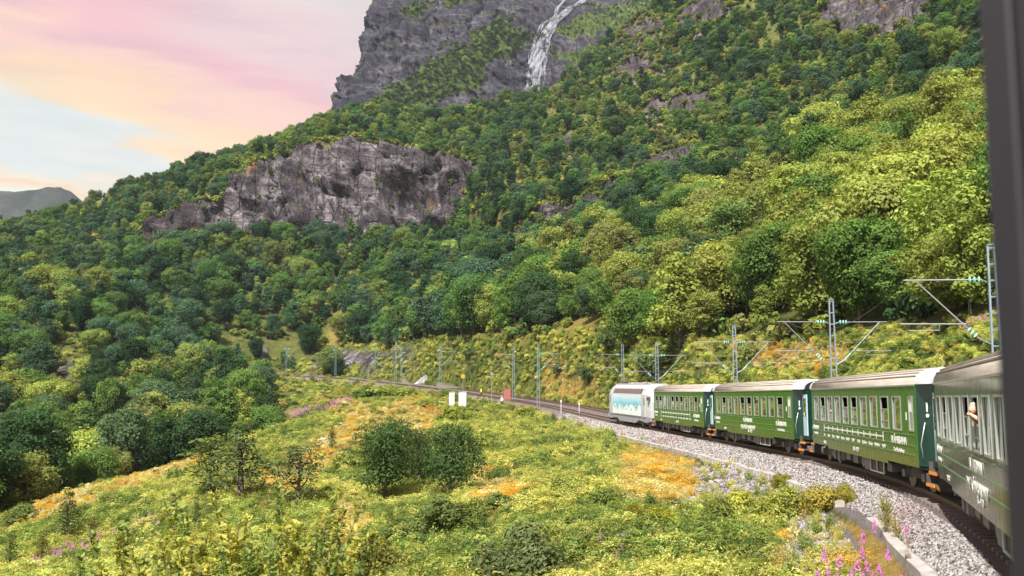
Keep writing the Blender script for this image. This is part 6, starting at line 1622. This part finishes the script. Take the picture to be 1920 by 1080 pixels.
# pantograph raised behind the cab
pg = MB()
for sy in (1, -1):
    pg.tube([(-4.6, sy * .5, 4.26), (-3.2, sy * .35, 4.75), (-4.7, sy * .25, 5.35)], .035, 6); pg.tube([(-4.9, sy * .6, 4.26), (-4.0, sy * .6, 4.26)], .05, 6)
pg.tube([(-4.7, -.8, 5.37), (-4.7, .8, 5.37)], .04, 6); pg.tube([(-3.2, -.4, 4.75), (-3.2, .4, 4.75)], .035, 6); pg.build('pantograph', MAT['brown'], loco)
fg_ = MB(); fg_.box(3.6, 6.2, -.5, .5, 4.26, 4.34); fg_.tube([(6.1, -.8, 4.42), (6.1, .8, 4.42)], .04, 6); fg_.tube([(3.7, -.4, 4.35), (6.1, -.3, 4.42)], .03, 6); fg_.tube([(3.7, .4, 4.35), (6.1, .3, 4.42)], .03, 6); fg_.build('folded_pantograph', MAT['brown'], loco)
for x in (-2.0, 0.2, 2.2): MB().box(x - .5, x + .5, -.5, .5, 4.24, 4.36).build('roof_box', MAT['lroof'], loco, bevel=.03)
# ------------------------------------------------------------------ passengers
def in_coach(co, lx, ly, lz):
    bpy.context.view_layer.update(); return co.matrix_world @ Vector((lx, ly, lz))
def leaning(co, x, cloth, hair, label, out=.30, arm=True, face=math.pi * .75):
    p = in_coach(co, x, 1.5, 0); rz_ = co.rotation_euler.z
    t = thing('person', label, 'person', p, rz_)
    # local: +y is out of the window
    J = [((0, -.52, 1.75), .15), ((0, -.42, 2.10), .145), ((0, -.26, 2.46), .15), ((0, -.10, 2.64), .06), ((0, -.05, 2.72), .052),
         ((.17, -.24, 2.48), .062), ((.27, -.06, 2.56), .048), ((.12, .10, 2.74), .036), ((-.17, -.24, 2.48), .062), ((-.24, -.02, 2.66), .048), ((-.08, .09, 2.74), .036)]
    b = body('body', J, [(0, 1), (1, 2), (2, 3), (3, 4), (2, 5), (5, 6), (6, 7), (2, 8), (8, 9), (9, 10)], 0, CLOTH[cloth], t); b.data.materials.append(SKIN)
    for p_ in b.data.polygons:
        if (p_.center.y > -.04 and abs(p_.center.x) > .05) or p_.center.z > 2.62: p_.material_index = 1
    headpart(t, (0, out * .3, 2.86), face, hair)
    hand(t, J[7][0], (-.8, .2, .3)); hand(t, J[10][0], (.8, .2, .3)); return t
leaning(COACH[0], WIN_X[5], 'white', 'grey', 'grey-haired passenger leaning out of an open window of the nearest coach', .12)
def seated(co, x, cloth, hair, label, y=.95, arm=False):
    p = in_coach(co, x, y, 0); t = thing('person', label, 'person', p, co.rotation_euler.z)
    J = [((0, 0, 1.75), .15), ((0, .05, 2.10), .145), ((0, .12, 2.42), .15), ((0, .14, 2.58), .06), ((0, .15, 2.64), .05), ((.18, .12, 2.44), .06), ((.25, .32, 2.40), .045), ((.02, .50, 2.48), .038), ((-.18, .12, 2.44), .06), ((-.28, .3, 2.40), .045), ((-.1, .48, 2.48), .036)]
    b = body('body', J, [(0, 1), (1, 2), (2, 3), (3, 4), (2, 5), (5, 6), (6, 7), (2, 8), (8, 9), (9, 10)], 0, CLOTH[cloth], t); b.data.materials.append(SKIN)
    for p_ in b.data.polygons:
        if p_.center.y > .26: p_.material_index = 1
    headpart(t, (0, .22, 2.78), math.pi * .6, hair); hand(t, J[7][0], (-.8, .3, .1)); hand(t, J[10][0], (.8, .3, .1)); return t
seated(COACH[2], WIN_X[5], 'black', 'dark', 'dark-haired passenger at an open window of the coach with two lines of lettering')
seated(COACH[2], WIN_X[1], 'pink', 'dark', 'passenger in pink at the window nearest the front of the third coach')
seated(COACH[3], WIN_X[4], 'pink', 'dark', 'passenger resting bare arms on an open window of the coach behind the locomotive')
seated(COACH[3], WIN_X[6], 'red', 'dark', 'passenger in red in the coach behind the locomotive')
seated(COACH[1], WIN_X[2], 'pink', 'dark', 'passenger in pink behind the third window of the coach with the route diagram')
# ------------------------------------------------------------------ our own window: the blurred post beside the lens
def mk_post():
    t = NT('dark_window_post'); n = t.noise(t.coord('Object', (1, 1, .2)), 4, 4, .6)
    return t.bsdf(t.mix(n, (.018, .017, .024), (.034, .032, .045)), .55, .2)
MAT['post'] = mk_post()
hd = head(s_at_y(0.0)); fr = thing('window_frame', 'dark blurred upright of our own coach window, close to the lens', 'window frame', tuple(unproj(1885, 745, .62)), hd)
# local x runs forward along our coach, y out of it
def fbox(nm, x0, x1, y0, y1, z0, z1, mt): return MB().box(x0, x1, y0, y1, z0, z1).build(nm, MAT[mt], fr, bevel=.004)
MAT['post2'] = M_paint('grey_brown_post', (.055, .045, .052), .5, .2, .1)
MAT['post3'] = M_paint('black_seal', (.008, .008, .012), .7, 0, .1)
print('train', round(time.time() - T0, 1))
# the post stands square to the view axis side of the opening: outer flange, black seal, inner jamb
fr.rotation_euler = (0, 0, 0)
fr.location = (0, 0, 0)
def post(nm, pxa, pxb, d0, d1, mt):
    """upright between two directions, from well above to well below the opening; leans a little, as the car is tilted on the curve"""
    k0 = .62
    xa, xb = (pxa - 960) / FPX * k0, (pxb - 960) / FPX * k0
    m = MB(); z0, z1 = -.45, .75
    def X(x, z): return x + z * 0.004
    V = [(X(xa, z), d0, z) for z in (z0, z1)] + [(X(xb, z), d0, z) for z in (z0, z1)] + [(X(xb, z), d1, z) for z in (z0, z1)] + [(X(xa, z), d1, z) for z in (z0, z1)]
    m.add(V, [(0, 2, 3, 1), (2, 4, 5, 3), (4, 6, 7, 5), (6, 0, 1, 7), (1, 3, 5, 7), (0, 6, 4, 2)])
    return m.build(nm, MAT[mt], fr, bevel=.002)
post('outer_flange', 1912, 1928, .612, .65, 'post')
post('seal', 1928, 1938, .606, .65, 'post3')
post('inner_jamb', 1938, 2040, .600, .65, 'post2')
# the rest of the opening and the coach side it sits in, behind and beside the lens
m = MB(); m.box(.335, .40, -.9, .600, -.47, -.42); m.box(.335, .40, -.9, .600, .75, .80); m.build('sill_and_head', MAT['post2'], fr)

# ------------------------------------------------------------------ masts and overhead line
MAT['mast'] = M_paint('galvanised_blue_grey', (0.26, 0.335, 0.41), .45, .35, .15, 3)
MAT['arm'] = M_paint('pale_tube', (0.29, 0.29, 0.33), .45, .3, .1, 3)
MAT['ins'] = M_paint('green_glass_insulator', (0.28, 0.62, 0.52), .2, 0, .1, 3, .5)
MAT['wire'] = M_paint('contact_wire', (0.10, 0.10, 0.10), .5, .5, .1)
def mast(px, ptop, d, base_px, arms, label, wide=.42):
    top = unproj(px, ptop, d)
    if base_px: base_z = float(unproj(px, base_px, d)[2]); g = ground_z(top[0], top[1]); base_z = max(base_z, (g or base_z) - .3) if g and g > base_z - 1.5 else base_z
    else: base_z = (ground_z(top[0], top[1]) or -3.5) - .1
    H = float(top[2]) - base_z; s_, n_ = nearest_track([top[0]], [top[1]]); s_ = float(s_[0]); n_ = float(n_[0])
    rz_ = head(s_); t = thing('catenary_mast', label, 'railway mast', (top[0], top[1], base_z), rz_, 'overhead line masts')
    # local x along the track, local y to the left of it (towards smaller n -> -y)
    for sg in (1, -1):
        m = MB(); w0, w1 = wide * .5, wide * .27
        V = []
        for z_, w_ in ((0, w0), (H, w1)):
            V += [(-.05, sg * w_ - .03, z_), (.05, sg * w_ - .03, z_), (.05, sg * w_ + .03, z_), (-.05, sg * w_ + .03, z_)]
        m.add(V, [(0, 3, 2, 1), (4, 5, 6, 7), (0, 1, 5, 4), (1, 2, 6, 5), (2, 3, 7, 6), (3, 0, 4, 7)]); m.build('post', MAT['mast'], t)
    nb = max(8, int(H / .62)); me_ = None
    for k in range(nb):
        z_ = .3 + k * (H - .4) / (nb - 1); w_ = wide * .5 + (wide * .27 - wide * .5) * z_ / H
        o = bpy.data.objects.new('lattice_bar', _bar); o.location = (0, 0, z_); o.scale = (1, w_ * 2, 1); link(o, t)
    MB().box(-.09, .09, -wide * .29, wide * .29, H, H + .05).build('cap', MAT['mast'], t)
    for sg in arms:                            # +1 towards the left of the track direction
        reach = 2.95 + (.0 if abs(sg) == 1 else 0); y0 = sg * .2; za, zb = H - 1.32, H - 4.15
        am = MB(); am.tube([(0, y0 + sg * .45, za - .02), (0, sg * (reach + .35), za + .0)], .026, 8); am.tube([(0, y0 + sg * .40, zb + .5), (0, sg * (reach - .1), za - .03)], .026, 8)
        am.tube([(0, sg * (reach - 1.9), za - 1.75), (0, sg * (reach + .55), za - 1.72)], .026, 6); am.tube([(0, sg * (reach - .9), za - 1.78), (0, sg * (reach - .9), za - 1.98), (0, sg * (reach + .25), za - 1.98)], .018, 6)
        am = am.build('cantilever', MAT['arm'], t)
        MB().tube([(0, y0, za - .12), (0, y0 + sg * .22, za - .02), (0, y0 + sg * .5, za - .02)], .02, 6).build('bracket', MAT['mast'], am)
        ins = MB()
        for q in range(3): c_ = (0, y0 + sg * (.30 + q * .17), za - .02); ins.tube([(0, c_[1] - .035, c_[2]), (0, c_[1] - .01, c_[2]), (0, c_[1] + .01, c_[2]), (0, c_[1] + .035, c_[2])], [.05, .13, .13, .05], 10)
        for q in range(3):
            f_ = .06 + q * .05; y_ = y0 + sg * .40 + (sg * (reach - .1) - y0 - sg * .4) * f_; z_ = zb + .5 + (za - .03 - zb - .5) * f_
            ins.tube([(0, y_ - .03, z_ - .025), (0, y_, z_), (0, y_ + .03, z_ + .025)], [.05, .12, .05], 10)
        ins.build('insulator', MAT['ins'], am)
        MB().tube([(0, y0, zb + .3), (0, y0 + sg * .42, zb + .52)], .025, 6).build('strut', MAT['mast'], am)
    return t, top, s_, n_
_bar = MB().box(-.035, .035, -.5, .5, -.03, .03).mesh('lattice_bar', MAT['mast'])
MASTS = [(1857, 460, 36, None, (1,), 'tallest lattice mast, rising behind the roof of the nearest coach'), (1558, 562, 55.5, None, (1, -1), 'lattice mast with two arms behind the coach with the route diagram'), (1376, 611, 77, None, (1, -1), 'lattice mast with two arms behind the third coach'),
         (1231, 643, 101, None, (1, -1), 'lattice mast standing just behind the rear of the locomotive'), (1167, 646, 124, None, (1,), 'lattice mast behind the nose of the locomotive'), (1009, 646, 141, 765, (-1,), 'broad lattice mast beside the track ahead of the locomotive'),
         (963, 650, 158, 750, (1,), 'greenish lattice mast beyond the red cabinet'), (826, 645, 170, 742, (-1,), 'mast standing before the two white cabinets'), (743, 640, 208, 715, (-1,), 'lattice mast of the close pair at the bend'), (753, 650, 214, 712, (-1,), 'second mast of the close pair at the bend'),
         (704, 647, 240, 700, (1,), 'mast with one arm before the dark rock cutting'), (630, 647, 252, 704, (1,), 'mast with one arm at the far curve'), (538, 645, 270, 698, (1, -1), 'farthest mast, where the line disappears behind the bushes')]
MP_ = []
for px, pt, d, bp, arms, lb in MASTS:
    t_, top, s_, n_ = mast(px, pt, d, bp, arms, lb); MP_.append((s_, n_, float(top[2]), arms))
def wires(off, sel, label):
    t = thing('overhead_wire', label, 'overhead wire')
    for nm, dz, rad in (('contact_wire', -3.35, .012), ('carrier_wire', -1.35, .012)):
        m = MB(); pts = []
        ms = [MP_[i] for i in sel]; ss = [q[0] for q in ms]; zz = [q[2] + dz for q in ms]
        for k in range(len(ms) - 1):
            for u in np.linspace(0, 1, 13)[:-1]:
                sag = 0 if nm == 'contact_wire' else -1.1 * 4 * u * (1 - u); s__ = ss[k] * (1 - u) + ss[k + 1] * u
                p = track(s__, off); A = track(ss[k], off); B = track(ss[k + 1], off); P_ = A * (1 - u) + B * u; pts.append((P_[0], P_[1], zz[k] * (1 - u) + zz[k + 1] * u + sag))
        B = track(ss[-1], off); pts.append((B[0], B[1], zz[-1])); m.tube(pts, rad, 4); m.build(nm, MAT['wire'], t)
wires(0.0, (0, 1, 2, 3, 4, 6, 7, 8, 10, 11, 12), 'thin contact and carrier wires strung above the main track')
wires(-5.0, (1, 2, 3, 4, 6), 'thin wires strung above the second track behind the train')
# ------------------------------------------------------------------ lineside things
MAT['cab'] = M_paint('white_cabinet', (.58, .59, .60), .5, 0, .06, 2)
MAT['redcab'] = M_paint('faded_red_cabinet', (.36, .13, .12), .6, 0, .15, 3)
def base_at(px, py, d):
    p = unproj(px, py, d); g = ground_z(p[0], p[1]); return Vector((p[0], p[1], g if g is not None and abs(g - p[2]) < 4 else p[2]))
for (px, top, bot, wpx, lb) in ((847, 727, 747, 10, 'slimmer white lineside cabinet, nearer the far mast'), (867, 725, 752, 14, 'taller white lineside cabinet under the orange signal disc')):
    d = 157; g = base_at(px, bot, d); zt = float(unproj(px, top, d)[2]); h_ = max(1.6, (zt - g.z) * .8); w = wpx / FPX * d / 2
    t = thing('cabinet', lb, 'cabinet', g, .15, 'white cabinets beside the line'); MB().box(-w, w, -.4, .4, .12, h_ - .06).build('box', MAT['cab'], t, bevel=.02)
    MB().box(-w - .05, w + .05, -.46, .46, h_ - .055, h_).build('lid', MAT['cab'], t); MB().box(-w - .04, w + .04, -.44, .44, -.3, .118).build('plinth', MAT['concrete'], t)
    for sx_ in (-1, 1): dd = MB().box(min(.01 * sx_, sx_ * (w - .05)), max(.01 * sx_, sx_ * (w - .05)), -.425, -.401, .2, h_ - .12).build('door', MAT['cab'], t); MB().box(sx_ * .06 - .015, sx_ * .06 + .015, -.45, -.426, h_ * .5, h_ * .5 + .12).build('handle', MAT['under'], dd)
d = 150; g = base_at(951, 752, d); g.z = max(g.z, float(unproj(951, 752, d)[2])); t = thing('cabinet', 'faded red lineside box beside the worker in white', 'cabinet', g, .3)
MB().box(-.5, .5, -.4, .4, .1, 2.0).build('box', MAT['redcab'], t, bevel=.03); MB().box(-.55, .55, -.45, .45, 2.001, 2.07).build('lid', MAT['redcab'], t); MB().box(-.42, .42, -.43, -.401, .25, 1.85).build('door', MAT['redcab'], t)
d = 160; g = base_at(868, 735, d + 3); zt = float(unproj(868, 706, d + 3)[2])
t = thing('signal_disc', 'round orange warning disc on a thin post behind the white cabinets', 'railway sign', g, 0); MB().tube([(0, 0, -.3), (0, 0, zt - g.z)], .045, 6).build('post', MAT['mast'], t); MB().disc((0, -.08, zt - g.z), (0, 1, 0), .34, .05, 20).build('disc', MAT['orange'], t)
g = base_at(922, 745, 160); zt = float(unproj(922, 697, 160)[2]); t = thing('signal_post', 'short pale signal post beside the worker in yellow', 'railway signal', g, 0)
MB().tube([(0, 0, -.3), (0, 0, zt - g.z)], .06, 8).build('post', MAT['arm'], t); MB().box(-.16, .16, -.16, -.04, zt - g.z - .6, zt - g.z - .05).build('signal_head', MAT['arm'], t); MB().tube([(-.5, 0, zt - g.z - .5), (.35, 0, zt - g.z - .5)], .03, 6).build('arm', MAT['arm'], t)
for px, pt, pb, lb in ((1052, 750, 768, 'short white marker post beside the broad mast'), (1086, 755, 776, 'short white marker post nearer the locomotive')):
    g = base_at(px, pb, 128); zt = float(unproj(px, pt, 128)[2]); t = thing('marker_post', lb, 'marker post', g, 0); h_ = max(.9, zt - g.z); MB().tube([(0, 0, -.2), (0, 0, h_)], .05, 6).build('post', MAT['cab'], t); MB().box(-.09, .09, -.09, -.05, h_ - .35, h_ - .02).build('plate', MAT['cab'], t)
ss_ = np.arange(100, CS[-1], .5); s_w = ss_[np.argmin(np.abs(proj(track(ss_, 1.0, 1.0))[0] - 908))]
wp = track(s_w, 1.5, -.24); standing_person(tuple(wp), 2.6, 'hivis', 'black', 'track worker in a yellow jacket and dark trousers standing on the rails')
g = base_at(941, 748, 154); standing_person(g, 1.0, 'white', 'navy', 'worker in a pale top half hidden by the red box', hat='cab')
# heap of dark stones and pale slab by the far bend
g = ground_px(795, 718) or at_px(795, 195)
o = link(bpy.data.objects.new('boulder', BL[1])); o.location = g; o.scale = (6, 4, 3.4); tag(o, 'dark rock heap beside the line at the far bend', 'boulder')
# light air between the near slope and the mountains
hz = MB(); hz.box(-2400, 2400, -2400, 2600, -61, 720)
hm = bpy.data.materials.new('thin_haze'); hm.use_nodes = True; hn = hm.node_tree.nodes; hn.clear()
ho = hn.new('ShaderNodeOutputMaterial'); hv = hn.new('ShaderNodeVolumePrincipled'); hv.inputs['Color'].default_value = (0.80, 0.86, 1.0, 1); hv.inputs['Density'].default_value = 0.00007
hm.node_tree.links.new(hv.outputs[0], ho.inputs['Volume']); tag(hz.build('haze', hm), kind='stuff')
print('done', round(time.time() - T0, 1))
